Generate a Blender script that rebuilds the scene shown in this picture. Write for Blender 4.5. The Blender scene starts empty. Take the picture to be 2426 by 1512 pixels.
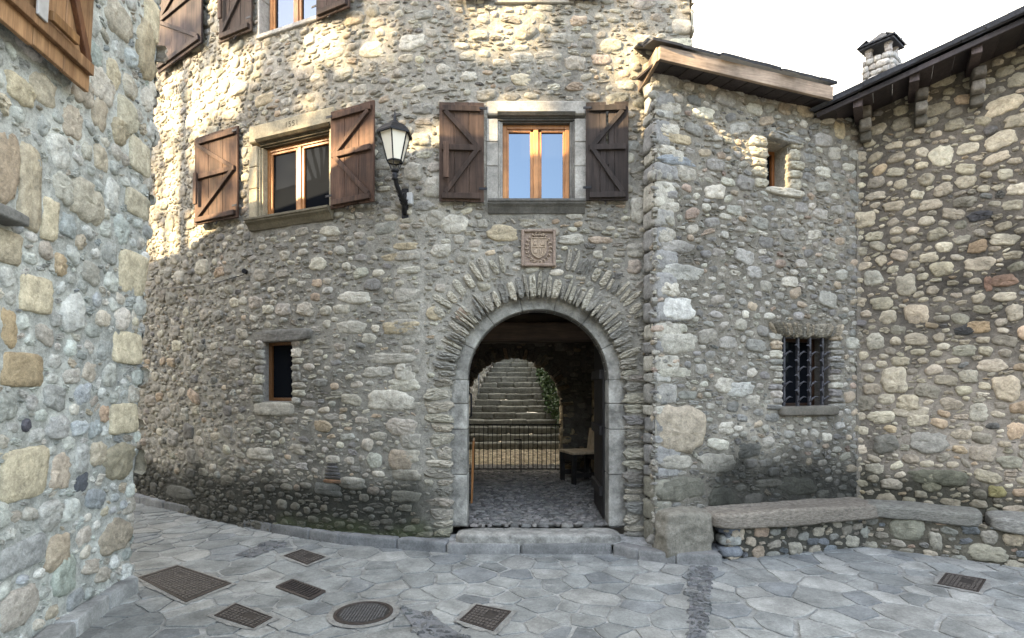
import bpy, math, random
import numpy as np
from mathutils import Vector, Matrix
random.seed(7)
R = math.radians
F, CX, HZ, EYE = 1326.0, 1212.5, 920.0, 1.6      # photo measured on a 2425 x 1512 copy

# ------------------------------------------------------------------ camera, world, sun
scene = bpy.context.scene
COL = scene.collection
cam_d = bpy.data.cameras.new("camera")
cam_d.sensor_width = 36.0
cam_d.lens = 36.0 * F / 2425.0
cam_d.shift_y = (HZ - 756.0) / 2425.0
cam_d.clip_end = 3000
cam = bpy.data.objects.new("camera", cam_d)
cam.location = (0, 0, EYE)
cam.rotation_euler = (R(90), 0, 0)
COL.objects.link(cam)
scene.camera = cam

SUN_AZ = (-1.0, -0.60)          # towards the sun, in plan
SUN_EL = 25.0
az = math.atan2(SUN_AZ[0], SUN_AZ[1])
world = bpy.data.worlds.new("World")
scene.world = world
world.use_nodes = True
wn = world.node_tree
sky = wn.nodes.new("ShaderNodeTexSky")
sky.sky_type = 'NISHITA'
sky.sun_disc = False
sky.sun_elevation = R(SUN_EL)
sky.sun_rotation = az
sky.air_density = 1.0
sky.dust_density = 1.2
sky.ozone_density = 1.0
wn.nodes["Background"].inputs[1].default_value = 0.15
# thin bright cloud: a veil everywhere, thickening to full cloud over the roofs to the north
_tc = wn.nodes.new("ShaderNodeTexCoord"); _sx = wn.nodes.new("ShaderNodeSeparateXYZ"); wn.links.new(_tc.outputs["Generated"], _sx.inputs[0])
_nz = wn.nodes.new("ShaderNodeTexNoise"); _nz.inputs["Scale"].default_value = 2.2; _nz.inputs["Detail"].default_value = 6; wn.links.new(_tc.outputs["Generated"], _nz.inputs["Vector"])
_ad = wn.nodes.new("ShaderNodeMath"); _ad.operation = 'MULTIPLY_ADD'; wn.links.new(_nz.outputs[0], _ad.inputs[0]); _ad.inputs[1].default_value = .5; wn.links.new(_sx.outputs[1], _ad.inputs[2])
_mr = wn.nodes.new("ShaderNodeMapRange"); _mr.inputs[1].default_value = -.15; _mr.inputs[2].default_value = .75; _mr.inputs[3].default_value = .36; _mr.inputs[4].default_value = 1.0
wn.links.new(_ad.outputs[0], _mr.inputs[0])
_mx = wn.nodes.new("ShaderNodeMix"); _mx.data_type = 'RGBA'; wn.links.new(_mr.outputs[0], _mx.inputs[0]); wn.links.new(sky.outputs[0], _mx.inputs[6]); _mx.inputs[7].default_value = (3.1, 2.85, 2.4, 1)
wn.links.new(_mx.outputs[2], wn.nodes["Background"].inputs[0])

sun_d = bpy.data.lights.new("sun", 'SUN')
sun_d.energy = 3.4
sun_d.angle = R(0.5)
sun_d.color = (1.0, 0.77, 0.46)
sun = bpy.data.objects.new("sun", sun_d)
hl = math.hypot(*SUN_AZ)
sv = Vector((SUN_AZ[0] / hl * math.cos(R(SUN_EL)), SUN_AZ[1] / hl * math.cos(R(SUN_EL)), math.sin(R(SUN_EL))))
sun.rotation_euler = sv.to_track_quat('Z', 'Y').to_euler()
sun.location = (-20, -10, 20)
COL.objects.link(sun)

vs = scene.view_settings
vs.view_transform = 'Standard'
vs.look = 'None'
vs.exposure = 3.5
vs.gamma = 1.0
scene.cycles.max_bounces = 8
scene.cycles.diffuse_bounces = 5

# ------------------------------------------------------------------ noise
def _h(ix, iy, iz, seed):
    n = (ix * 374761393 + iy * 668265263 + iz * 1274126177 + seed * 974711) & 0xFFFFFFFF
    n = ((n ^ (n >> 13)) * 1103515245 + 12345) & 0xFFFFFFFF
    n = ((n ^ (n >> 15)) * 668265263) & 0xFFFFFFFF
    return ((n ^ (n >> 13)) & 0xFFFF) / 65535.0
def vn(x, y, z=0.0, seed=0):
    x = np.asarray(x, float); y = np.asarray(y, float); z = np.asarray(z, float) + 0 * x
    ix, iy, iz = np.floor(x).astype(np.int64), np.floor(y).astype(np.int64), np.floor(z).astype(np.int64)
    fx, fy, fz = x - ix, y - iy, z - iz
    fx, fy, fz = [f * f * (3 - 2 * f) for f in (fx, fy, fz)]
    o = 0
    for a in (0, 1):
        for b in (0, 1):
            for c in (0, 1):
                w = (fx if a else 1 - fx) * (fy if b else 1 - fy) * (fz if c else 1 - fz)
                o = o + w * _h(ix + a, iy + b, iz + c, seed)
    return o * 2 - 1
def fbm(x, y, z=0.0, seed=0, octv=3):
    o, a, f = 0, 1.0, 1.0
    for k in range(octv):
        o = o + a * vn(np.asarray(x) * f, np.asarray(y) * f, np.asarray(z) * f, seed + k * 17)
        a *= .5; f *= 2.03
    return o

# ------------------------------------------------------------------ materials
def _nt(name):
    m = bpy.data.materials.new(name); m.use_nodes = True
    nt = m.node_tree; b = nt.nodes["Principled BSDF"]
    return m, nt, b
def N(nt, t, **kw):
    n = nt.nodes.new(t)
    for k, v in kw.items():
        setattr(n, k, v)
    return n
def noise_node(nt, scale, detail=4, rough=.6, vec=None, stretch=None):
    tc0 = N(nt, "ShaderNodeTexCoord"); oi = N(nt, "ShaderNodeObjectInfo")
    tc = N(nt, "ShaderNodeVectorMath", operation='MULTIPLY_ADD')
    nt.links.new(oi.outputs["Random"], tc.inputs[0]); tc.inputs[1].default_value = (17, 23, 31); nt.links.new(tc0.outputs["Object"], tc.inputs[2])
    tc_out = tc.outputs[0]
    n = N(nt, "ShaderNodeTexNoise")
    n.inputs["Scale"].default_value = scale; n.inputs["Detail"].default_value = detail; n.inputs["Roughness"].default_value = rough
    if stretch:
        mp = N(nt, "ShaderNodeMapping"); mp.inputs["Scale"].default_value = stretch
        nt.links.new(tc_out, mp.inputs[0]); nt.links.new(mp.outputs[0], n.inputs["Vector"])
    else:
        nt.links.new(tc_out, n.inputs["Vector"])
    return n
def mul_by_noise(nt, col_out, nz, lo, hi, p0=.3, p1=.7):
    mr = N(nt, "ShaderNodeMapRange")
    mr.inputs[1].default_value = p0; mr.inputs[2].default_value = p1; mr.inputs[3].default_value = lo; mr.inputs[4].default_value = hi
    nt.links.new(nz.outputs[0], mr.inputs[0])
    mx = N(nt, "ShaderNodeMix", data_type='RGBA', blend_type='MULTIPLY')
    mx.inputs[0].default_value = 1.0
    nt.links.new(col_out, mx.inputs[6]); nt.links.new(mr.outputs[0], mx.inputs[7])
    return mx.outputs[2]
def add_bump(nt, b, specs):
    prev = None
    for nz, st, dist in specs:
        bp = N(nt, "ShaderNodeBump"); bp.inputs["Strength"].default_value = st; bp.inputs["Distance"].default_value = dist
        nt.links.new(nz.outputs[0], bp.inputs["Height"])
        if prev: nt.links.new(prev.outputs[0], bp.inputs["Normal"])
        prev = bp
    nt.links.new(prev.outputs[0], b.inputs["Normal"])
def attr_mat(name, s1=14, s2=60, lo=.62, hi=1.25, bump=.8, rough=.88, lichen=0.0, d1=.02, d2=.006, tint=None, stretch=None, lcol=(.075, .07, .058), ls=9):
    """colour comes from the mesh's own per-stone albedo attribute, broken up by noise"""
    m, nt, b = _nt(name)
    at = N(nt, "ShaderNodeAttribute", attribute_name="Col")
    n1 = noise_node(nt, s1, 5, .65, stretch=stretch); n2 = noise_node(nt, s2, 5, .75, stretch=stretch); n3 = noise_node(nt, 200, 3, .8)
    c = mul_by_noise(nt, at.outputs[0], n1, lo, hi)
    c = mul_by_noise(nt, c, n2, .72, 1.22)
    c = mul_by_noise(nt, c, n3, .78, 1.16)
    if lichen > 0:
        n4 = noise_node(nt, ls, 6, .8)
        mr = N(nt, "ShaderNodeMapRange"); mr.inputs[1].default_value = .60; mr.inputs[2].default_value = .68; mr.inputs[4].default_value = lichen
        nt.links.new(n4.outputs[0], mr.inputs[0])
        mx = N(nt, "ShaderNodeMix", data_type='RGBA'); nt.links.new(mr.outputs[0], mx.inputs[0])
        nt.links.new(c, mx.inputs[6]); mx.inputs[7].default_value = (*lcol, 1)
        c = mx.outputs[2]
    nt.links.new(c, b.inputs["Base Color"])
    b.inputs["Roughness"].default_value = rough
    b.inputs["Specular IOR Level"].default_value = .25
    add_bump(nt, b, [(n1, bump, d1), (n2, bump, d2)])
    return m
def plain(name, col, rough=.6, metal=0.0, s=30, lo=.7, hi=1.2, bump=.25, dist=.004, stretch=None, spec=.3):
    m, nt, b = _nt(name)
    rgb = N(nt, "ShaderNodeRGB"); rgb.outputs[0].default_value = (*col, 1)
    n1 = noise_node(nt, s, 5, .65, stretch=stretch)
    n2 = noise_node(nt, s * .15, 4, .6, stretch=stretch)
    c = mul_by_noise(nt, rgb.outputs[0], n1, lo, hi)
    c = mul_by_noise(nt, c, n2, .75, 1.2)
    nt.links.new(c, b.inputs["Base Color"])
    b.inputs["Roughness"].default_value = rough; b.inputs["Metallic"].default_value = metal
    b.inputs["Specular IOR Level"].default_value = spec
    add_bump(nt, b, [(n1, bump, dist)])
    return m
def wood(name, dark, light, rough=.62, s=5.0, g1=(1, 1, .07), g2=(1, 1, .04)):
    m, nt, b = _nt(name)
    n1 = noise_node(nt, s * 5, 6, .7, stretch=g1); n2 = noise_node(nt, s * .45, 4, .7)
    n3 = noise_node(nt, s * 16, 4, .7, stretch=g2)
    cr = N(nt, "ShaderNodeValToRGB")
    cr.color_ramp.elements[0].position = .3; cr.color_ramp.elements[0].color = (*dark, 1)
    cr.color_ramp.elements[1].position = .72; cr.color_ramp.elements[1].color = (*light, 1)
    nt.links.new(n1.outputs[0], cr.inputs[0])
    at = N(nt, "ShaderNodeAttribute", attribute_name="Col")
    mx = N(nt, "ShaderNodeMix", data_type='RGBA', blend_type='MULTIPLY'); mx.inputs[0].default_value = 1
    nt.links.new(cr.outputs[0], mx.inputs[6]); nt.links.new(at.outputs[0], mx.inputs[7])
    c = mul_by_noise(nt, mx.outputs[2], n2, .55, 1.35)
    c = mul_by_noise(nt, c, n3, .75, 1.2)
    nt.links.new(c, b.inputs["Base Color"]); b.inputs["Roughness"].default_value = rough
    b.inputs["Specular IOR Level"].default_value = .3
    add_bump(nt, b, [(n1, .5, .004), (n3, .5, .002)])
    return m
M = {}
M['stone'] = attr_mat("fieldstone", lichen=.55)
M['mortar'] = attr_mat("lime_mortar", 16, 70, .68, 1.22, .9, .95, d1=.022, d2=.008)
M['schist'] = attr_mat("schist", 22, 70, .5, 1.35, .9, .85, stretch=(1, 1, 3.5), lichen=.4)
M['paver'] = attr_mat("slate_flag", s1=4, s2=45, lo=.55, hi=1.3, bump=.8, rough=.85, d1=.012, d2=.004, lichen=.6, lcol=(.30, .30, .285), ls=2.6)
M['dressed'] = attr_mat("dressed_stone", 7, 40, .6, 1.2, .5, .8, lichen=.35)
M['smooth'] = attr_mat("limewashed_ring", 6, 30, .42, 1.35, .9, .88, lichen=.7, d1=.03, d2=.01, ls=5, lcol=(.11, .10, .085))
M['wood'] = wood("weathered_shutter", (.028, .018, .013), (.105, .066, .046), .85)
M['tan_wood'] = wood("tan_pine", (.16, .085, .042), (.38, .24, .13))
M['oak'] = wood("window_timber", (.30, .125, .04), (.50, .24, .09), .45)
M['fascia'] = wood("old_fascia", (.17, .125, .09), (.34, .26, .19), .8, g1=(.08, .3, 1.5), g2=(.05, .2, 1))
M['beam'] = wood("smoked_beam", (.022, .015, .012), (.06, .042, .03), g1=(.08, 1, 1), g2=(.05, 1, 1))
M['soffit'] = wood("dark_soffit", (.018, .014, .014), (.045, .035, .034))
M['door'] = wood("door_plank", (.010, .009, .009), (.028, .024, .022))
M['chairwood'] = wood("pale_board", (.36, .28, .19), (.56, .46, .32), .7)
M['iron'] = plain("black_iron", (.014, .014, .016), .5, .3, 60)
M['grille'] = plain("grey_iron", (.055, .055, .062), .55, .2, 80)
M['cast'] = plain("cast_iron", (.055, .045, .040), .6, .35, 90, .6, 1.3, .6, .003)
M['castc'] = attr_mat('worn_iron', 30, 90, .6, 1.3, .3, .6)
M['slate'] = plain("roof_slate", (.035, .037, .044), .6, 0, 25, .6, 1.4, .5, .006)
M['plate'] = plain("terracotta_plaque", (.235, .18, .14), .85, 0, 60, .6, 1.3, .6, .005)
M['relief'] = plain("pale_relief", (.32, .25, .18), .85, 0, 60, .6, 1.3, .6, .004)
M['grey_plastic'] = plain("grey_plastic", (.35, .35, .34), .5, 0, 30, .9, 1.05, .05)
M['cut_shade'] = plain("cut_shade_colour", (.10, .085, .055), .95)
M['white'] = plain("white_paint", (.62, .60, .56), .6)
M['steel'] = plain("steel_rail", (.30, .33, .37), .45, .5)
M['dark'] = plain("shade_black", (.006, .006, .006), .9)
M['hill'] = plain("wooded_hill", (.030, .050, .022), .95, 0, .03, .6, 1.4, .2, 1)

def glass(name, ior=1.9, tint=(.62, .80, 1.0, 1)):
    m, nt, b = _nt(name)
    b.inputs["Base Color"].default_value = (.006, .007, .009, 1)
    b.inputs["Roughness"].default_value = .015
    b.inputs["IOR"].default_value = ior
    b.inputs["Specular Tint"].default_value = tint
    n = noise_node(nt, 1.6, 2, .5)
    add_bump(nt, b, [(n, .06, .01)])
    return m
M['glass'] = glass("window_glass", 2.1)
M['upper_glass'] = glass('upper_window_glass', 2.0, (.16, .27, .5, 1)); M['dim_glass'] = glass("dark_window_glass", 1.22); M['dim_glass'].node_tree.nodes['Principled BSDF'].inputs['Specular IOR Level'].default_value = .06
def lamp_glass():
    m, nt, b = _nt("frosted_lamp_glass")
    b.inputs["Base Color"].default_value = (.66, .62, .52, 1)
    b.inputs["Roughness"].default_value = .35
    b.inputs["Subsurface Weight"].default_value = .3
    b.inputs["Subsurface Radius"].default_value = (.05, .05, .05)
    return m
M['lampglass'] = lamp_glass()
def leaf_mat(name, col):
    m, nt, b = _nt(name)
    at = N(nt, "ShaderNodeAttribute", attribute_name="Col")
    nt.links.new(at.outputs[0], b.inputs["Base Color"])
    b.inputs["Roughness"].default_value = .55
    b.inputs["Transmission Weight"].default_value = 0.0
    return m
M['leaf'] = leaf_mat("leaf", None)

# ------------------------------------------------------------------ object helpers
def link(name, me, parent=None):
    o = bpy.data.objects.new(name, me); COL.objects.link(o)
    if parent: o.parent = parent
    return o
def tag(o, label=None, cat=None, group=None, kind=None):
    if label: o['label'] = label
    if cat: o['category'] = cat
    if group: o['group'] = group
    if kind: o['kind'] = kind
    return o
def empty(name, loc, rz, label, cat, group=None):
    o = bpy.data.objects.new(name, None); COL.objects.link(o)
    o.location = loc; o.rotation_euler = (0, 0, rz); o.empty_display_size = .1
    return tag(o, label, cat, group)
def np_mesh(name, V, faces_list, cols, mats, parent=None):
    """faces_list: (ndarray (n,k) of vertex ids, material index, smooth)"""
    me = bpy.data.meshes.new(name)
    V = np.asarray(V, np.float32)
    nl = sum(f.size for f, _, _ in faces_list); nf = sum(len(f) for f, _, _ in faces_list)
    me.vertices.add(len(V)); me.vertices.foreach_set("co", V.ravel())
    me.loops.add(nl); me.polygons.add(nf)
    li = np.concatenate([f.ravel() for f, _, _ in faces_list]).astype(np.int32)
    tot = np.concatenate([np.full(len(f), f.shape[1]) for f, _, _ in faces_list]).astype(np.int32)
    st = np.concatenate([[0], np.cumsum(tot)[:-1]]).astype(np.int32)
    me.loops.foreach_set("vertex_index", li)
    me.polygons.foreach_set("loop_start", st); me.polygons.foreach_set("loop_total", tot)
    me.polygons.foreach_set("material_index", np.concatenate([np.full(len(f), mi) for f, mi, _ in faces_list]).astype(np.int32))
    for m in mats: me.materials.append(m)
    me.update(calc_edges=True)
    me.polygons.foreach_set("use_smooth", np.concatenate([np.full(len(f), s) for f, _, s in faces_list]).astype(bool))
    a = me.attributes.new("Col", 'FLOAT_COLOR', 'POINT')
    c = np.ones((len(V), 4), np.float32); c[:, :3] = cols
    a.data.foreach_set("color", c.ravel())
    me.update()
    return link(name, me, parent)

class MB:
    def __init__(s): s.v = []; s.f = []; s.c = []; s.sm = []; s.mi = []
    def add(s, vs, fs, col=(1, 1, 1), smooth=False, mi=0):
        b = len(s.v); s.v += [tuple(v) for v in vs]; s.c += [col] * len(vs) if not isinstance(col, list) else col
        s.f += [tuple(b + i for i in f) for f in fs]; s.sm += [smooth] * len(fs); s.mi += [mi] * len(fs)
        return s
    def box(s, x0, x1, y0, y1, z0, z1, col=(1, 1, 1), ch=.003, rot=None, org=(0, 0, 0), mi=0):
        """box with chamfered edges; rot is a Matrix turning it about org"""
        x0, x1 = sorted((x0, x1)); y0, y1 = sorted((y0, y1)); z0, z1 = sorted((z0, z1))
        ch = min(ch, (x1 - x0) * .3, (y1 - y0) * .3, (z1 - z0) * .3)
        P = []; idx = {}
        def pt(ix, iy, iz, ax):
            k = (ix, iy, iz, ax)
            if k not in idx:
                p = [(x0, x1)[ix], (y0, y1)[iy], (z0, z1)[iz]]
                for a, i in enumerate((ix, iy, iz)):
                    if a != ax: p[a] += ch * (1 - 2 * i)
                idx[k] = len(P); P.append(p)
            return idx[k]
        Fs = []
        for ax in range(3):
            for i in (0, 1):
                q = []
                for (a, b) in ((0, 0), (1, 0), (1, 1), (0, 1)):
                    c = [0, 0, 0]; c[ax] = i; o = [k for k in range(3) if k != ax]; c[o[0]] = a; c[o[1]] = b
                    q.append(pt(*c, ax))
                if (i == 1) == (ax != 1): Fs.append(q)
                else: Fs.append(q[::-1])
        for ax in range(3):           # edges along axis ax
            o = [k for k in range(3) if k != ax]
            for a in (0, 1):
                for b in (0, 1):
                    c0 = [0, 0, 0]; c1 = [0, 0, 0]; c1[ax] = 1
                    for c in (c0, c1): c[o[0]] = a; c[o[1]] = b
                    Fs.append([pt(*c0, o[0]), pt(*c1, o[0]), pt(*c1, o[1]), pt(*c0, o[1])])
        for ix in (0, 1):
            for iy in (0, 1):
                for iz in (0, 1): Fs.append([pt(ix, iy, iz, a) for a in range(3)])
        if rot is not None:
            o = Vector(org); P = [rot @ (Vector(p) - o) + o for p in P]
        return s.add(P, Fs, col, mi=mi)
    def bar(s, p0, p1, w, h, col=(1, 1, 1), up=(0, 0, 1), ch=.003):
        """rectangular bar from p0 to p1"""
        p0, p1 = Vector(p0), Vector(p1); d = p1 - p0; L = d.length; z = d.normalized(); u = Vector(up)
        if abs(z.dot(u)) > .98: u = Vector((1, 0, 0))
        x = u.cross(z).normalized(); y = z.cross(x)
        t = MB(); t.box(-w / 2, w / 2, -h / 2, h / 2, 0, L, ch=ch)
        s.add([p0 + x * v[0] + y * v[1] + z * v[2] for v in t.v], t.f, col)
        return s
    def tube(s, pts, r, n=8, col=(1, 1, 1), smooth=True, flat=1.0):
        pts = [Vector(p) for p in pts]; rs = r if isinstance(r, (list, tuple)) else [r] * len(pts)
        V = []; x = None
        for i, p in enumerate(pts):
            d = (pts[min(i + 1, len(pts) - 1)] - pts[max(i - 1, 0)]).normalized()
            if x is None: x = d.orthogonal().normalized()
            else: x = (x - d * x.dot(d)).normalized()
            y = d.cross(x)
            for k in range(n):
                a = 2 * math.pi * k / n
                V.append(p + x * math.cos(a) * rs[i] + y * math.sin(a) * rs[i] * flat)
        Fs = []
        for i in range(len(pts) - 1):
            for k in range(n):
                Fs.append((i * n + k, i * n + (k + 1) % n, (i + 1) * n + (k + 1) % n, (i + 1) * n + k))
        s.add(V, Fs, col, smooth)
        b = len(s.v) - len(V)
        s.f.append(tuple(b + k for k in range(n))[::-1]); s.sm.append(False); s.mi.append(0)
        s.f.append(tuple(b + (len(pts) - 1) * n + k for k in range(n))); s.sm.append(False); s.mi.append(0)
        return s
    def lathe(s, prof, n=16, c=(0, 0), col=(1, 1, 1), smooth=True, rot0=0):
        V = [(c[0] + r * math.cos(rot0 + 2 * math.pi * k / n), c[1] + r * math.sin(rot0 + 2 * math.pi * k / n), z) for r, z in prof for k in range(n)]
        Fs = [(i * n + k, i * n + (k + 1) % n, (i + 1) * n + (k + 1) % n, (i + 1) * n + k) for i in range(len(prof) - 1) for k in range(n)]
        return s.add(V, Fs, col, smooth)
    def prism(s, poly, y0, y1, col=(1, 1, 1), smooth=False):
        """poly in (x, z), extruded along y"""
        n = len(poly)
        V = [(x, y0, z) for x, z in poly] + [(x, y1, z) for x, z in poly]
        Fs = [tuple(range(n)), tuple(range(n, 2 * n))[::-1]] + [(i, i + n, (i + 1) % n + n, (i + 1) % n) for i in range(n)]
        return s.add(V, Fs, col, smooth)
    def extrude_x(s, poly, x0, x1, col=(1, 1, 1)):
        """poly in (y, z) extruded along x"""
        n = len(poly)
        V = [(x0, y, z) for y, z in poly] + [(x1, y, z) for y, z in poly]
        Fs = [tuple(range(n)), tuple(range(n, 2 * n))[::-1]] + [(i, i + n, (i + 1) % n + n, (i + 1) % n) for i in range(n)]
        return s.add(V, Fs, col)
    def raw(s, V, Fs, col=(1, 1, 1), smooth=True, mi=0):
        return s.add([tuple(v) for v in V], [tuple(f) for f in Fs], col, smooth, mi)
    def build(s, name, mat, parent=None):
        me = bpy.data.meshes.new(name)
        me.from_pydata([tuple(v) for v in s.v], [], s.f)
        for m in (mat if isinstance(mat, list) else [mat]): me.materials.append(m)
        me.polygons.foreach_set("use_smooth", s.sm); me.polygons.foreach_set("material_index", s.mi)
        a = me.attributes.new("Col", 'FLOAT_COLOR', 'POINT')
        c = np.ones((len(s.v), 4), np.float32)
        if len(s.v): c[:, :3] = np.array([tuple(x)[:3] for x in s.c])
        a.data.foreach_set("color", c.ravel())
        me.validate(); me.update()
        import bmesh
        bm = bmesh.new(); bm.from_mesh(me); bmesh.ops.recalc_face_normals(bm, faces=bm.faces[:]); bm.to_mesh(me); bm.free()
        return link(name, me, parent)

_cube = {}
def cube_grid(n):
    if n in _cube: return _cube[n]
    pts = {}; V = []; Fs = []
    def g(p):
        k = tuple(int(round(c * n)) for c in p)
        if k not in pts: pts[k] = len(V); V.append(p)
        return pts[k]
    for ax in range(3):
        for sg in (-1, 1):
            for i in range(n):
                for j in range(n):
                    q = []
                    for a, b in ((i, j), (i + 1, j), (i + 1, j + 1), (i, j + 1)):
                        p = [0, 0, 0]; p[ax] = sg; p[(ax + 1) % 3] = -1 + 2 * a / n; p[(ax + 2) % 3] = -1 + 2 * b / n
                        q.append(g(tuple(p)))
                    Fs.append(q if sg > 0 else q[::-1])
    _cube[n] = (np.array(V), Fs)
    return _cube[n]
def rough(mb, c, size, amp=.02, freq=5.0, e=5.0, n=8, seed=0, col=(.3, .28, .24), rz=0.0, smooth=True, frame=None, ridges=0.0):
    """rough stone block: rounded box with noise. frame maps local metres to space"""
    V, Fs = cube_grid(n)
    nrm = (np.abs(V) ** e).sum(1) ** (1 / e)
    P = V / nrm[:, None]
    D = P / np.linalg.norm(P, axis=1)[:, None]
    P = P * np.array(size) / 2
    q = P * freq + seed * 3.7
    nz = fbm(q[:, 0], q[:, 1], q[:, 2], seed)
    if ridges: nz = nz + ridges * vn(q[:, 0] * .3, q[:, 1] * 4, q[:, 2] * 4, seed + 5)
    P = P + D * (nz * amp)[:, None]
    ca, sa = math.cos(rz), math.sin(rz)
    P = np.stack([P[:, 0] * ca - P[:, 1] * sa, P[:, 0] * sa + P[:, 1] * ca, P[:, 2]], 1) + np.array(c)
    if frame is not None: P = frame(P)
    v = 1 + .12 * vn(q[:, 0] * .7, q[:, 1] * .7, q[:, 2] * .7, seed + 3)
    cc = [tuple(np.array(col) * k) for k in v]
    mb.add([tuple(p) for p in P], Fs, cc, smooth)
    return mb

# ------------------------------------------------------------------ wall surfaces
class Surf:
    """upright surface over a plan curve; (s, z, d) -> space. d is outwards"""
    def __init__(self, pts, smooth=.0, lean=0.0):
        P = np.array(pts, float); seg = np.hypot(*np.diff(P, axis=0).T); S = np.concatenate([[0], np.cumsum(seg)])
        s = np.arange(0, S[-1], .02); X = np.interp(s, S, P[:, 0]); Y = np.interp(s, S, P[:, 1])
        if smooth > 0:
            k = int(smooth / .02); w = np.hanning(2 * k + 1); w /= w.sum()
            def sm(a):
                ext = np.concatenate([a[0] - (a[k:0:-1] - a[0]), a, a[-1] - (a[-2:-k - 2:-1] - a[-1])])
                return np.convolve(ext, w, 'valid')
            X, Y = sm(X), sm(Y)
        d = np.hypot(np.gradient(X), np.gradient(Y)); self.s = np.concatenate([[0], np.cumsum(np.hypot(np.diff(X), np.diff(Y)))])
        self.X, self.Y = X, Y; tx, ty = np.gradient(X) / d, np.gradient(Y) / d
        self.nx, self.ny = ty, -tx; self.L = self.s[-1]; self.lean = lean
    def P(self, s, z, d=0.0):
        s = np.asarray(s, float); z = np.asarray(z, float)
        nx, ny = np.interp(s, self.s, self.nx), np.interp(s, self.s, self.ny)
        x = np.interp(s, self.s, self.X) + nx * d + self.lean * z
        y = np.interp(s, self.s, self.Y) + ny * d
        # beyond the ends go on straight
        for e, m in ((0, s < 0), (-1, s > self.L)):
            if np.any(m):
                ds = (s - (0 if e == 0 else self.L)) * m
                x = x + ds * (-self.ny[e]); y = y + ds * self.nx[e]
        return np.stack([x, y, z + 0 * x], -1)
    def px(self, u, v):
        """photo column and row -> (s, z) on this surface"""
        t = (u - CX) / F; s = self.s
        z = 0.0
        for _ in range(6):
            q = (self.X + self.lean * z) / self.Y
            k = np.where((np.diff(np.sign(q - t)) != 0) & (self.Y[1:] > .6))[0]
            if len(k) == 0: ss = s[-1] if t > q[-1] else s[np.argmax(self.Y > .6)]
            else:
                k = k[-1]; ss = s[k] + (t - q[k]) / (q[k + 1] - q[k]) * (s[k + 1] - s[k])
            Y = np.interp(ss, s, self.Y); z = EYE - (v - HZ) / F * Y
            if self.lean == 0: break
        return float(ss), float(z)
    def frame(self, s):
        p = self.P(s, 0.0); nx, ny = float(np.interp(s, self.s, self.nx)), float(np.interp(s, self.s, self.ny))
        return Vector(p), math.atan2(nx, -ny)      # local -y = outwards, +x = along the wall
class Flat:
    """level surface: (s, z) are x and y"""
    lean = 0
    def __init__(self, z0): self.z0 = z0
    def P(self, s, z, d=0.0):
        s = np.asarray(s, float); z = np.asarray(z, float)
        return np.stack([s, z, self.z0 + d + 0 * s], -1)
def G(u, v, z=0.0):
    Y = (EYE - z) * F / (v - HZ); return ((u - CX) / F * Y, Y)

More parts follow.
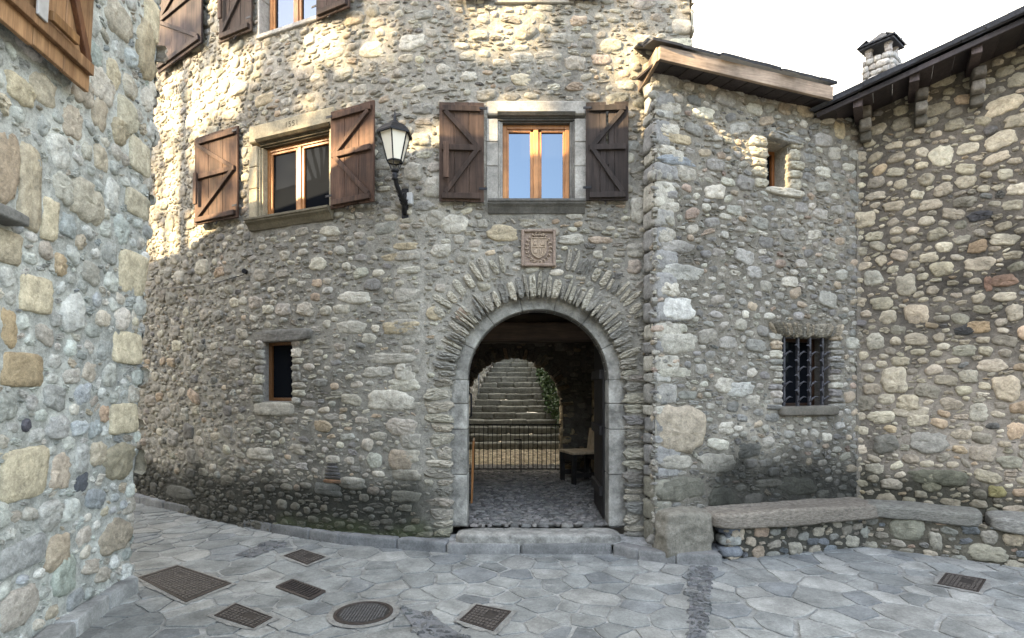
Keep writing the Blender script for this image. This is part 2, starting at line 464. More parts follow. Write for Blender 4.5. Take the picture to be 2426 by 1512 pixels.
# stone packing ----------------------------------------------------
RES = .01
class Pack:
    def __init__(self, surf, s0, s1, z0, z1, seed):
        self.surf = surf; self.s0, self.s1, self.z0, self.z1 = s0, s1, z0, z1
        self.ns = int((s1 - s0) / RES) + 1; self.nz = int((z1 - z0) / RES) + 1
        self.occ = np.zeros((self.nz, self.ns), bool); self.st = []; self.rng = np.random.default_rng(seed); self.seed = seed
        self.holes = []; self.arch = None; self.top = None
    def block(self, a, b, c, d, m=0.0):
        i0, i1 = [int(max(0, min(self.ns, (x - self.s0) / RES))) for x in (a - m, b + m)]
        j0, j1 = [int(max(0, min(self.nz, (x - self.z0) / RES))) for x in (c - m, d + m)]
        self.occ[j0:j1, i0:i1] = True
    def hole(self, a, b, c, d, m=0.0): self.holes.append((a, b, c, d)); self.block(a, b, c, d, m)
    def _cells(self, s, z, w, h, rot, grow, e=2.6):
        r = (max(w, h) / 2 + grow) * 1.05
        i0, i1 = int((s - r - self.s0) / RES), int((s + r - self.s0) / RES) + 1
        j0, j1 = int((z - r - self.z0) / RES), int((z + r - self.z0) / RES) + 1
        i0, j0 = max(i0, 0), max(j0, 0); i1, j1 = min(i1, self.ns), min(j1, self.nz)
        if i1 <= i0 or j1 <= j0: return None
        ii = (np.arange(i0, i1) + .5) * RES + self.s0 - s; jj = (np.arange(j0, j1) + .5) * RES + self.z0 - z
        A, B = np.meshgrid(ii, jj); c, sn = math.cos(rot), math.sin(rot)
        a = (A * c + B * sn) / (w / 2 + grow); b = (-A * sn + B * c) / (h / 2 + grow)
        return (slice(j0, j1), slice(i0, i1)), (np.abs(a) ** e + np.abs(b) ** e) < 1
    def put(self, s, z, w, h, rot=0.0, kind='cob', col=None, force=False, gap=.006, prot=None, e=None):
        c = self._cells(s, z, w, h, rot, gap)
        if c is None: return False
        if not force and (c[1].sum() == 0 or self.occ[c[0]][c[1]].any()): return False
        c2 = self._cells(s, z, w, h, rot, 0)
        self.occ[c2[0]] |= c2[1]
        self.st.append((s, z, w, h, rot, kind, col, prot, e)); return True
    def fill(self, n, wr, ar, kind, rot=.12, gap=.006, where=None, zr=None):
        r = self.rng
        s = r.uniform(self.s0, self.s1, n); z = r.uniform(*(zr or (self.z0, self.z1)), n)
        w = wr[0] + (wr[1] - wr[0]) * r.random(n) ** 1.6; a = r.uniform(*ar, n); rt = r.normal(0, rot, n); ok = r.random(n)
        for k in range(n):
            if where is not None and ok[k] > where(s[k], z[k]): continue
            j = int((z[k] - self.z0) / RES); i = int((s[k] - self.s0) / RES)
            if self.occ[min(j, self.nz - 1), min(i, self.ns - 1)]: continue
            self.put(s[k], z[k], w[k], w[k] / a[k], rt[k], kind, gap=gap)
    def px_put(self, x0, y0, x1, y1, col=None, kind='block', prot=None, rot=0.0, e=None):
        """a stone given by its corners in the photo"""
        S = self.surf; ym = (y0 + y1) / 2; xm = (x0 + x1) / 2
        sa, _ = S.px(x0, ym); sb, _ = S.px(x1, ym); s, za = S.px(xm, y1); _, zb = S.px(xm, y0)
        self.put((sa + sb) / 2, (za + zb) / 2, abs(sb - sa), zb - za, rot, kind, col, True, prot=prot, e=e)
    def build(self, name, pal, mortar_col, stain=None, cell=.035, parent=None, mortar_amp=.010, rise=.012, K=14, tone=None, blotch=.25, mats=None):
        rng = self.rng; S = self.surf
        # ---- mortar sheet
        xs = set(np.round(np.arange(self.s0, self.s1, cell), 4)) | {self.s1}
        zs = set(np.round(np.arange(self.z0, self.z1, cell), 4)) | {self.z1}
        def snap(arr, vals, lo, hi):
            arr = [a for a in arr if all(abs(a - v) > cell * .4 for v in vals)]
            return np.array(sorted(set(arr) | {v for v in vals if lo <= v <= hi}))
        ex = [h[0] for h in self.holes] + [h[1] for h in self.holes]; ez = [h[2] for h in self.holes] + [h[3] for h in self.holes]
        if self.arch: ex += [self.arch[0] - self.arch[2], self.arch[0] + self.arch[2]]
        xs = snap(xs, ex, self.s0, self.s1); zs = snap(zs, ez, self.z0, self.z1)
        A, B = np.meshgrid(xs, zs)
        near = np.zeros(A.shape)
        occf = self.occ.astype(np.float32)
        for _ in range(2):
            occf = (occf + np.roll(occf, 2, 0) + np.roll(occf, -2, 0) + np.roll(occf, 2, 1) + np.roll(occf, -2, 1)) / 5
        ii = np.clip(((A - self.s0) / RES).astype(int), 0, self.ns - 1); jj = np.clip(((B - self.z0) / RES).astype(int), 0, self.nz - 1)
        near = occf[jj, ii]
        D = fbm(A * 4.5, B * 4.5, 0, self.seed) * mortar_amp * .45 + fbm(A * 18, B * 18, 0, self.seed + 9, 2) * mortar_amp * .35 + near * rise * .45
        if self.arch:
            ca, cz, ra = self.arch; rr = np.hypot(A - ca, B - cz); m = (np.abs(rr - ra) < cell * .55) & (B > cz)
            A = np.where(m, ca + (A - ca) / np.maximum(rr, 1e-6) * ra, A); B = np.where(m, cz + (B - cz) / np.maximum(rr, 1e-6) * ra, B)
        edge = np.zeros(A.shape, bool)
        for h in self.holes:
            edge |= (A > h[0] - 1e-4) & (A < h[1] + 1e-4) & (B > h[2] - 1e-4) & (B < h[3] + 1e-4)
        D = np.where(edge, .004, D)
        V = S.P(A.ravel(), B.ravel(), D.ravel())
        nz_, nx_ = A.shape
        idx = np.arange(nz_ * nx_).reshape(nz_, nx_)
        Q = np.stack([idx[:-1, :-1], idx[:-1, 1:], idx[1:, 1:], idx[1:, :-1]], -1).reshape(-1, 4)
        cs = (A[:-1, :-1] + A[1:, 1:]).ravel() / 2; cz_ = (B[:-1, :-1] + B[1:, 1:]).ravel() / 2
        keep = np.ones(len(Q), bool)
        for h in self.holes: keep &= ~((cs > h[0]) & (cs < h[1]) & (cz_ > h[2]) & (cz_ < h[3]))
        if self.arch:
            keep &= ~((np.hypot(cs - ca, cz_ - cz) < ra) & (cz_ > cz)) & ~((np.abs(cs - ca) < ra) & (cz_ <= cz))
        if self.top: keep &= cz_ < self.top(cs)
        Q = Q[keep]
        mc = np.array(mortar_col)[None] * (1 + blotch * fbm(A.ravel() * .9, B.ravel() * .9, 0, self.seed + 3))[:, None]
        mc = mc * (1 + .22 * fbm(A.ravel() * 7, B.ravel() * 7, 0, self.seed + 4, 2))[:, None]
        if tone: mc = mc * tone(V[:, 0], V[:, 1], V[:, 2], A.ravel(), 1)
        if stain: mc = stain(A.ravel(), B.ravel(), mc, False)
        allV = [V]; allC = [mc]; faces = [(Q, 1, True)]; base = len(V)
        # ---- stones
        groups = {}
        for st in self.st:
            if self.top and st[1] + st[3] / 2 > self.top(st[0]): continue
            groups.setdefault('sliv' if st[5] == 'sliv' else ('ang' if st[5] in ('ang', 'schist') else st[5]), []).append(st)
        for kind, L in groups.items():
            n = len(L); k = {'sliv': 8, 'big': 26, 'block': 28}.get(kind, K)
            arr = np.array([[q[0], q[1], q[2], q[3], q[4]] for q in L])
            th = np.linspace(0, 2 * np.pi, k, endpoint=False)[None] + rng.uniform(0, .3, (n, 1))
            expo = {'cob': 2.3, 'ang': 3.4, 'sliv': 2.2, 'big': 2.8, 'block': 6.0, 'vous': 3.5}[kind]
            ex = np.array([q[8] or expo for q in L])[:, None] * rng.uniform(.85, 1.6, (n, 1))
            c, s_ = np.cos(th), np.sin(th)
            rad = (np.abs(c) ** ex + np.abs(s_) ** ex) ** (-1 / ex)
            na = {'cob': .13, 'ang': .22, 'sliv': .22, 'big': .13, 'block': .035, 'vous': .12}[kind]
            ph = rng.uniform(0, 6.28, (n, 3))
            wob = na * (.6 * np.sin(2 * th + ph[:, :1]) + .5 * np.sin(3 * th + ph[:, 1:2]) + .4 * np.sin(5 * th + ph[:, 2:])) * .7 + rng.normal(0, na * .35, (n, k))
            rad = rad * (1 + wob)
            m = np.minimum(arr[:, 2], arr[:, 3])
            pr = {'cob': .26, 'ang': .20, 'sliv': .30, 'big': .16, 'block': .06, 'vous': .25}[kind]
            H = np.clip(m * pr * .66 * rng.uniform(.5, 1.3, n), .005, .04)
            H = np.array([q[7] if q[7] is not None else H[i] for i, q in enumerate(L)]) + (.007 if kind == 'sliv' else .010)
            prof = {'sliv': [(1.0, -.6), (.86, .75), (.45, 1.0)], 'block': [(1.0, -1.0), (.985, .45), (.93, .92), (.6, 1.0), (.3, 1.0)],
                    'ang': [(1.0, -.8), (.93, .45), (.76, .9), (.4, 1.0)], 'cob': [(1.03, -.9), (.95, .2), (.80, .66), (.55, .9), (.28, 1.0)],
                    'big': [(1.02, -.9), (.96, .3), (.86, .72), (.62, .93), (.32, 1.0)], 'vous': [(1.0, -.8), (.9, .6), (.66, .95), (.3, 1.0)]}[kind]
            cr, sr = np.cos(arr[:, 4])[:, None], np.sin(arr[:, 4])[:, None]
            tilt = rng.normal(0, {'ang': .12, 'sliv': .1}.get(kind, .05), (n, 2))
            rings = []
            fl = {'ang': .22, 'sliv': .25, 'cob': .15, 'big': .17, 'block': .10, 'vous': .2}[kind]
            off = rng.normal(0, .12, (n, 2)) * (m[:, None])
            for (rf, hf) in prof + [(0, 1.0)]:
                kk = 1 if rf == 0 else k
                a = (arr[:, 2:3] / 2) * (c * rad * rf)[:, :kk]; b = (arr[:, 3:4] / 2) * (s_ * rad * rf)[:, :kk]
                a = a + off[:, :1] * (1 - rf); b = b + off[:, 1:] * (1 - rf)
                hh = H[:, None] * (hf + (rng.normal(0, fl, (n, kk)) if hf > 0 else 0)) + (tilt[:, :1] * a + tilt[:, 1:] * b) * (hf > 0)
                ss = arr[:, :1] + a * cr - b * sr; zz = arr[:, 1:2] + a * sr + b * cr
                rings.append(np.stack([ss, zz, hh], -1))
            W = np.concatenate(rings, 1)      # n, R*k+1, 3
            nv = W.shape[1]; W2 = W.reshape(-1, 3)
            V = S.P(W2[:, 0], W2[:, 1], W2[:, 2])
            Rn = len(prof); off_ = base + np.arange(n)[:, None, None] * nv
            q = []
            for r in range(Rn - 1):
                i = np.arange(k); j = (i + 1) % k
                q.append(np.stack([r * k + i, r * k + j, (r + 1) * k + j, (r + 1) * k + i], -1))
            q = np.concatenate(q)[None] + off_
            i = np.arange(k); j = (i + 1) % k
            t = np.stack([(Rn - 1) * k + i, (Rn - 1) * k + j, np.full(k, Rn * k)], -1)[None] + off_
            P_ = np.array(pal[0]); pw = np.array(pal[1], float); pw /= pw.sum()
            ci = rng.choice(len(P_), n, p=pw); cc = P_[ci] * rng.uniform(.74, 1.24, (n, 1)) * (1 + rng.normal(0, .012, (n, 3)))
            if kind == 'sliv': cc = cc * .93
            for z_, qv in enumerate(L):
                if qv[6] is not None: cc[z_] = np.array(qv[6]) * rng.uniform(.92, 1.08)
            cc = np.repeat(cc, nv, 0)
            if tone: cc = cc * tone(V[:, 0], V[:, 1], V[:, 2], W2[:, 0], 0)
            if stain: cc = stain(W2[:, 0], W2[:, 1], cc, True)
            smooth = kind in ('cob', 'big', 'block')
            mi = 2 if kind in ('sliv', 'ang', 'vous') else 0
            faces += [(q.reshape(-1, 4), mi, smooth), (t.reshape(-1, 3), mi, smooth)]
            allV.append(V); allC.append(cc); base += len(V)
        return np_mesh(name, np.concatenate(allV), faces, np.clip(np.concatenate(allC) * np.array([[1.02, 1.0, .95]]), .004, .9), mats or [M['stone'], M['mortar'], M['schist']], parent)

def voussoirs(pk, cs, cz, r0, a0, a1, wl, tl, step_gap=.006, seed=1, jit=.1, col=None, rows=1):
    rg = random.Random(seed)
    for row in range(rows):
        a = a0
        while a < a1:
            t = rg.uniform(*tl); L = rg.uniform(*wl); rr = r0 + L / 2 + (row and wl[1] * .9 + rg.uniform(0, .05))
            am = a + t / 2 / rr
            pk.put(cs + rr * math.cos(am), cz + rr * math.sin(am), L, t, am + rg.uniform(-jit, jit), 'vous' if t > .028 else 'sliv', col if isinstance(col, tuple) else (rg.choice(col) if col else None), True,
                   prot=rg.uniform(.014, .034))
            a += (t + step_gap * rg.uniform(.6, 1.8)) / (r0 + L * .4)
# ------------------------------------------------------------------ surfaces of the place
FAC = Surf([(-8.2, 10.1), (-5.48, 8.1), (-3.79, 6.86), (-2.80, 6.27), (-1.82, 5.85), (-.897, 5.60), (.3, 5.60), (1.784, 5.60)], smooth=.5)
WING = Surf([(1.349, 5.30), (3.70, 6.0)])
WSIDE = Surf([(1.349, 5.62), (1.349, 5.30)])
RW = Surf([(3.70, 6.0), (4.81, 5.26), (8.5, 2.8)], smooth=.2)
LW = Surf([(-2.2, -1.5), (-3.05, 4.45)], lean=.053)

def house(name, loc, label, cat, group=None):
    return empty(name, loc, 0, label, cat, group)
def wpart(o, hs):
    """o was modelled in world coordinates; hang it on the house"""
    o.parent = hs; o.location = -Vector(hs.location); return o

H_main = house("stone_house", (0, 5.6, 0), "tall curved fieldstone house with the arched gateway, shutters and a date carved over one window", "house")
H_wing = house("stone_annex", (2.5, 5.65, 0), "lower grey stone wing with a barred window between the gateway and the brown cobble wall", "house extension")
H_right = house("stone_house", (5.2, 5.0, 0), "house on the right with tan cobbles, dark mortar, deep eaves and a chimney", "house")
H_left = house("stone_house", (-3.0, 3.0, 0), "near house on the left with pale stones, yellow corner blocks and a pine shutter", "house")

# ------------------------------------------------------------------ windows and shutters
def shutter(parent, surf, u0, u1, vt, vb, side, tint=(1, 1, 1), mat='wood', open_=.12, off=.045, label=None, H=None, peg=False, gap_board=False):
    """side 'L' hangs left of its window (hinge on the right edge)"""
    um = (u0 + u1) / 2
    sa, _ = surf.px(u0, vb); sb, _ = surf.px(u1, vb); _, z0 = surf.px(um, vb); _, z1 = surf.px(um, vt)
    if H: z1 = z0 + H
    w = sb - sa; h = z1 - z0; hs = sb if side == 'L' else sa
    p, rz = surf.frame(hs); n = Vector((math.sin(rz), -math.cos(rz), 0))
    sg = -1 if side == 'L' else 1             # board runs sg * x from the hinge
    rg = random.Random(int(u0) + 1)
    b = MB(); nb = 3; xx = 0
    for k in range(nb):
        bw = w / nb
        t = rg.uniform(.72, 1.2); g = .0012 + .001 * rg.random()
        if gap_board and k == 1:
            # a split board with slits through it
            b.box(sg * (xx + g), sg * (xx + bw * .42), -.012, .012, .0, h, (t, t, t))
            b.box(sg * (xx + bw * .42 + .026), sg * (xx + bw - g), -.012, .012, .0, h * .98, (t, t, t))
            b.box(sg * (xx + bw * .42), sg * (xx + bw * .42 + .026), -.010, .010, .0, h * .28, (t * .9,) * 3)
            b.box(sg * (xx + bw * .42), sg * (xx + bw * .42 + .026), -.010, .010, h * .36, h * .52, (t * .9,) * 3)
        else:
            b.box(sg * (xx + g), sg * (xx + bw - g), -.012, .012, rg.uniform(-.008, .004), h + rg.uniform(-.006, .006), (t, t * .97, t * .94))
        xx += bw
    b.c = [tuple(np.array(c) * np.array(tint)) for c in b.c]
    o = b.build("shutter", M[mat], parent)
    if label: o['label'] = label
    pos = Vector(p) + n * off; pos.z = z0
    o.location = pos - Vector(parent.location)
    o.rotation_euler = (rg.uniform(-.012, .012), 0, rz - sg * open_)
    br = MB(); bw = .055; x0, x1 = sg * .035, sg * (w - .03); c = (.92, .92, .92)
    ht, hm, hb = h * .93, h * .535, h * .05
    for zz in (ht, hm, hb):
        q = rg.uniform(.85, 1.15)
        br.box(x0, x1, -.040, -.0125, zz - bw / 2, zz + bw / 2, (q, q, q))
    for (za, zb) in ((ht - bw * .5, hm + bw * .2), (hb + bw * .5, hm - bw * .2)):
        br.bar((x1 - sg * .03, -.026, za), (x0 + sg * .03, -.026, zb), .045, .026, (.9,) * 3, up=(0, 1, 0))
    br.c = [tuple(np.array(c) * np.array(tint) * .9) for c in br.c]
    br.build("brace", M[mat], o)
    hg = MB()
    for zz in (ht, hb + .07):
        hq = MB(); hq.box(-sg * .03, sg * .05, -.047, -.040, zz - .012, zz + .012); hq.build("hinge", M['iron'], o)
    hg.tube([(sg * w * .45, -.02, -.01), (sg * w * .45, -.03, -.045), (sg * w * .45, -.05, -.05)], .006, 6)
    hg.build("hook", M['iron'], o)
    if peg:
        lt = MB(); lt.box(sg * (w - .10), sg * (w - .045), -.066, -.041, h * .22, h * .58, (1.3, 1.25, 1.2))
        lt.build("latch_bar", M[mat], o)
    return o

def window(parent, surf, u0, u1, vt, vb, depth=.12, jl=.14, jr=.14, lint=.2, moulded=True, glassm='glass', sill='moulded', H=None, date=False, label=None, col=(.30, .275, .22), curtain=False, sil_out=.1):
    um = (u0 + u1) / 2; vm = vb
    sa, _ = surf.px(u0, vb); sb, _ = surf.px(u1, vb); _, z0 = surf.px(um, vb); _, z1 = surf.px(um, vt)
    if H: z1 = z0 + H
    w, h = sb - sa, z1 - z0; sm = (sa + sb) / 2
    p, rz = surf.frame(sm); pos = Vector(p); pos.z = z0
    x0, x1 = -w / 2, w / 2; rg = random.Random(int(u0))
    st = MB()
    dk = tuple(c * .24 for c in col)  # recess shade of the lintel mouldings put into their colour
    # dressed jambs, each of two or three blocks
    for sg, jw in ((-1, jl), (1, jr)):
        z = -.02; hs = [h * .46, h * .30, h * .30]
        for hh in hs:
            kq = rg.uniform(.85, 1.12); c = tuple(q * kq for q in col)
            xa, xb = (x0 - jw, x0 - .045) if sg < 0 else (x1 + .045, x1 + jw)
            hh2 = min(hh, h + .02 - z)
            if hh2 > .01: st.box(xa, xb, -.018, .2, z, z + hh2 - .004, c, ch=.006)
            z += hh
        # inner moulded order, right side darker
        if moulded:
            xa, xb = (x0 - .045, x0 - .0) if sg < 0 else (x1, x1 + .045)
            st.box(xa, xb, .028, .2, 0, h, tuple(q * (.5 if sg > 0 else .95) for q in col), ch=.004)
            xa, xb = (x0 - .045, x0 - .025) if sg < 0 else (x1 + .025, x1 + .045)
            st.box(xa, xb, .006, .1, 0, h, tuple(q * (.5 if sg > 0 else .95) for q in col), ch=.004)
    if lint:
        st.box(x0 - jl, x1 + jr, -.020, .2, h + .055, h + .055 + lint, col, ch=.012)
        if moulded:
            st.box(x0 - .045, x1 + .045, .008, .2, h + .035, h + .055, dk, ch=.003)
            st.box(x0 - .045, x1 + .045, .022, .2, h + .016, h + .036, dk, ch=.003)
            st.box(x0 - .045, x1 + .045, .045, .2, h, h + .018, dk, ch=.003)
            # hood ledge across the lintel foot
            st.extrude_x([(-.045, h + .075), (-.02, h + .05), (.05, h + .045), (.05, h + .08), (-.02, h + .09)], x0 - .05, x1 + .05, tuple(q * .35 for q in col))
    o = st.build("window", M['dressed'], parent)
    o.location = pos - Vector(parent.location); o.rotation_euler = (0, 0, rz)
    if label: o['label'] = label
    fr = MB(); fw = .05; y0, y1 = depth - .03, depth + .03
    fr.box(x0, x0 + fw * .8, y0, y1, 0, h); fr.box(x1 - fw * .8, x1, y0, y1, 0, h)
    fr.box(x0 + fw * .8, x1 - fw * .8, y0, y1, h - fw * .8, h, (.75,) * 3); fr.box(x0 + fw * .8, x1 - fw * .8, y0, y1, 0, fw * .35)
    for xa in ((x0 + fw * .8, x0 + fw * 1.25), (-.058, -.004), (.004, .058), (x1 - fw * 1.25, x1 - fw * .8)):
        fr.box(xa[0], xa[1], y0 + .012, y1, fw * .35, h - fw * .8, (.95,) * 3)
    fr.box(-.024, .024, y0 + .0, y0 + .013, fw * .35, h - fw * .8, (1.05,) * 3)
    fr.box(x0 + fw * 1.25, x1 - fw * 1.25, y0 + .012, y1 - .002, h - fw * 1.35, h - fw * .8 - .001, (.8,) * 3)
    fr.build("frame", M['oak'], o)
    for (xa, xb) in ((x0 + fw * 1.25 - .003, -.057), (.057, x1 - fw * 1.25 + .003)):
        pn = MB(); pn.box(xa, xb, depth + .004, depth + .014, fw * .35 - .002, h - fw * 1.35 + .003, ch=.0005)
        pn.build("pane", M[glassm], o)
    # moulded sill
    sl = MB()
    if sill == 'moulded':
        t = sil_out
        prof = [(.15, .0), (-t, .0), (-t, -.022), (-t + .012, -.030), (-t + .016, -.045), (-t * .55, -.07), (-t * .35, -.10), (-.02, -.125), (.15, -.125)]
        sl.extrude_x(prof, x0 - jl * .9, x1 + jr * .9, tuple(q * .36 for q in col))
    else:
        sl.box(x0 - .08, x1 + .08, -.03, .15, -.05, 0, tuple(q * .9 for q in col), ch=.008)
    sl.build("sill", M['dressed'], o)
    if date:
        # 1551 as thin dark lettering, the shade of a cut put into its colour
        cu = bpy.data.curves.new("date", 'FONT'); cu.body = "1551"; cu.size = .088; cu.extrude = .0006; cu.align_x = 'CENTER'; cu.space_character = 1.15
        t = bpy.data.objects.new("date", cu); COL.objects.link(t)
        bpy.context.view_layer.update()
        me = bpy.data.meshes.new_from_object(t.evaluated_get(bpy.context.evaluated_depsgraph_get()))
        bpy.data.objects.remove(t); me.materials.clear(); me.materials.append(M['cut_shade'])
        d = link("carved_date", me, o); d.location = (-.0, -.0215, h + .055 + lint * .42); d.rotation_euler = (R(90), 0, 0); d.name = "carved_date"
    return (sa - jl + .01, sb + jr - .01, z0 - .03, z1 + .055 + (lint or 0) - .01, sm, z0)

EXPO_COL = (.33, .30, .235)
hW1 = window(H_main, FAC, 620, 775, 330, 507, label="timber window under the carved date, dark panes, between the reddest pair of shutters", date=True, jl=.17, jr=.1, lint=.19, glassm='dim_glass', col=(.36, .31, .21))
hW2 = window(H_main, FAC, 1190, 1350, 287, 478, label="timber window over the gateway, its panes reflecting blue sky", jl=.16, jr=.16, lint=.14, col=(.31, .295, .26))
hT2 = window(H_main, FAC, 625, 755, -150, 60, label="upper timber window cut by the top edge, left of the lantern", glassm='upper_glass', jl=.07, jr=.03, lint=.1, moulded=False, sill='flat', col=(.42, .40, .36), H=.95)
hT3 = window(H_main, FAC, 1190, 1340, -190, 0, label="upper window above the gateway of which only the sill shows", jl=.04, jr=.04, lint=.1, moulded=False, sill='flat', col=(.26, .24, .20), H=.9)
hT1 = window(H_main, FAC, 300, 378, -120, 150, label="upper window mostly hidden behind the near house", jl=.05, jr=.05, lint=.1, moulded=False, sill='flat', col=(.42, .42, .42), H=1.0)
shutter(H_main, FAC, 483, 573, 318, 528, 'L', tint=(.82, .74, .70), peg=True, open_=.07, label="dark red-brown shutter left of the dated window")
shutter(H_main, FAC, 790, 905, 260, 492, 'R', tint=(1.08, .95, .88), open_=.10, label="red-brown shutter between the dated window and the lantern")
shutter(H_main, FAC, 1042, 1147, 250, 483, 'L', tint=(.8, .82, .85), peg=True, open_=.06, label="brown shutter with a loose latch bar, right of the lantern")
shutter(H_main, FAC, 1386, 1485, 250, 480, 'R', tint=(.45, .55, .68), open_=.06, gap_board=True, label="blackish shutter with a split board")
shutter(H_main, FAC, 392, 494, -100, 143, 'R', tint=(.6, .68, .95), open_=-.02, off=.085, H=1.22, label="bluish dark shutter beside the near house corner")
shutter(H_main, FAC, 537, 606, -100, 95, 'L', tint=(.75, .85, .95), peg=True, open_=.05, H=1.08)
shutter(H_main, FAC, 757, 845, -100, 43, 'R', tint=(.7, .75, .9), open_=.08, H=1.05)
shutter(H_main, FAC, 1085, 1165, -100, 7, 'L', open_=.05, H=1.0)
shutter(H_main, FAC, 1345, 1425, -100, 7, 'R', open_=.05, H=1.0)

# ------------------------------------------------------------------ main facade masonry
A_S, _ = FAC.px(1275, 900); A_Z = 1.684; A_RI, A_RO = .718, .885
PF = Pack(FAC, 0.0, FAC.L, .02, 8.3, 11)
for h in (hW1, hW2, hT2, hT3, hT1): PF.hole(h[0], h[1], h[2], h[3], .012)
for h, d in ((hW1, .13), (hW2, .13)): PF.block(h[0] - .0, h[1], h[2] - d, h[2])
def small_hole(pk, surf, u0, u1, vt, vb):
    sa, _ = surf.px(u0, vb); sb, _ = surf.px(u1, vb); _, z0 = surf.px((u0 + u1) / 2, vb); _, z1 = surf.px((u0 + u1) / 2, vt)
    pk.hole(sa, sb, z0, z1, .004); return sa, sb, z0, z1
hS1 = small_hole(PF, FAC, 623, 693, 808, 952)
PF.arch = (A_S, A_Z, A_RO)
# block the gate in the occupancy grid
jj, ii = np.mgrid[0:PF.nz, 0:PF.ns]
ss, zz = ii * RES + PF.s0 - A_S, jj * RES + PF.z0 - A_Z
PF.occ |= (np.hypot(ss, zz) < A_RO) | ((np.abs(ss) < A_RO) & (zz < 0))
PF.occ[:, :] |= (ss + A_S > A_S + (1.349 - .264) + .03) & (zz + A_Z < 4.55)     # hidden behind the wing
VC = [(.40, .38, .32), (.33, .31, .265), (.27, .26, .23), (.44, .41, .34), (.22, .215, .195)]
# voussoirs: slates on edge round the gate, then a looser second ring
voussoirs(PF, A_S, A_Z, A_RO - .06, .0, math.pi, (.16, .27), (.024, .085), seed=4, jit=.09, col=VC)
voussoirs(PF, A_S, A_Z, A_RO + .24, .55, 1.35, (.13, .24), (.03, .085), col=VC, seed=8, jit=.13, step_gap=.02)
voussoirs(PF, A_S, A_Z, A_RO + .24, 1.85, 2.6, (.13, .26), (.03, .09), col=VC, seed=9, jit=.13, step_gap=.02)
rg = random.Random(3)
for sg in (-1, 1):        # stacked slates down both jambs
    z = .05
    while z < A_Z:
        t = rg.uniform(.03, .13); L = rg.uniform(.16, .30)
        PF.put(A_S + sg * (A_RO - .03 + L / 2), z + t / 2, L, t, rg.uniform(-.05, .05), 'vous' if t < .07 else 'ang', None, True, prot=rg.uniform(.012, .03)); z += t + .012
def ring_stones(pk, hole, seed, wl=(.10, .2), tl=(.06, .12), col=None, sides='LR', prot=.018):
    rg = random.Random(seed); a, b, z0, z1 = hole
    for sg, s in ((-1, a), (1, b)):
        if ('L' if sg < 0 else 'R') not in sides: continue
        z = z0 - .02
        while z < z1 + .02:
            t = rg.uniform(*tl); L = rg.uniform(*wl)
            pk.put(s + sg * (L / 2 - .006), z + t / 2, L, t * .97, rg.uniform(-.04, .04), 'big', col, True, prot=prot * rg.uniform(.7, 1.2), e=3.2); z += t + .006
ring_stones(PF, hS1, 5)
_s, _za = FAC.px(999, 1255); _, _zb = FAC.px(999, 545); PF.block(_s - .012, _s + .022, _za, _zb)   # old building joint
_r = random.Random(12); _z = .45
while _z < 2.9:
    qh = _r.uniform(.07, .17); _l = _r.uniform(.2, .38)
    if _r.random() < .72: PF.put(_s - .016 - _l / 2, _z + qh / 2, _l, qh, _r.uniform(-.02, .02), 'big', _r.choice([(.38, .365, .31), (.34, .32, .27), (.40, .36, .28), (.29, .275, .24)]), False, e=4, gap=.003)
    _z += qh + _r.uniform(.01, .1)
G_ = (.33, .315, .275); GL = (.42, .40, .35); TAN = (.36, .31, .22); DK = (.085, .08, .078); BLU = (.225, .235, .23); YEL = (.47, .39, .22)
PF.px_put(596, 780, 742, 810, (.15, .145, .135), 'block', .016, e=3); PF.px_put(603, 953, 700, 985, G_, 'block', .012, e=4)
for q in ((1040, 508, 1106, 556, GL), (1152, 534, 1230, 573, TAN), (1010, 500, 1054, 542, G_), (865, 925, 985, 975, GL), (860, 836, 985, 862, G_), (938, 858, 985, 905, GL),
          (860, 868, 930, 895, G_), (915, 990, 985, 1035, (.35, .32, .28)), (918, 1065, 985, 1115, (.33, .28, .22)), (745, 1142, 810, 1175, BLU), (905, 760, 992, 792, TAN),
          (803, 690, 878, 720, GL), (800, 760, 868, 792, G_), (850, 100, 908, 138, (.5, .46, .36)), (945, 82, 1008, 120, GL), (720, 85, 745, 108, GL), (1320, 556, 1385, 580, G_),
          (1395, 560, 1450, 578, (.34, .28, .225)), (1485, 615, 1520, 650, (.34, .295, .25)), (1340, 505, 1380, 520, G_), (1485, 575, 1530, 612, G_), (1020, 578, 1068, 612, GL),
          (1010, 725, 1052, 760, TAN), (1080, 728, 1108, 768, (.3, .24, .19)), (1490, 470, 1535, 530, GL), (1210, 175, 1262, 205, (.46, .41, .31)), (605, 222, 655, 250, TAN),
          (540, 200, 590, 226, G_), (1090, 170, 1130, 195, GL), (1300, 80, 1360, 105, G_), (1130, 520, 1155, 540, G_), (390, 1150, 460, 1185, BLU), (585, 1060, 650, 1090, G_),
          (870, 1070, 905, 1110, (.36, .36, .31)), (800, 1130, 870, 1160, G_), (930, 575, 990, 592, TAN), (900, 600, 985, 618, TAN), (900, 318, 950, 345, G_), (1004, 420, 1050, 470, GL), (955, 385, 1000, 430, G_)):
    PF.px_put(*q[:4], q[4], 'big', None, rg.uniform(-.04, .04), e=2.8)
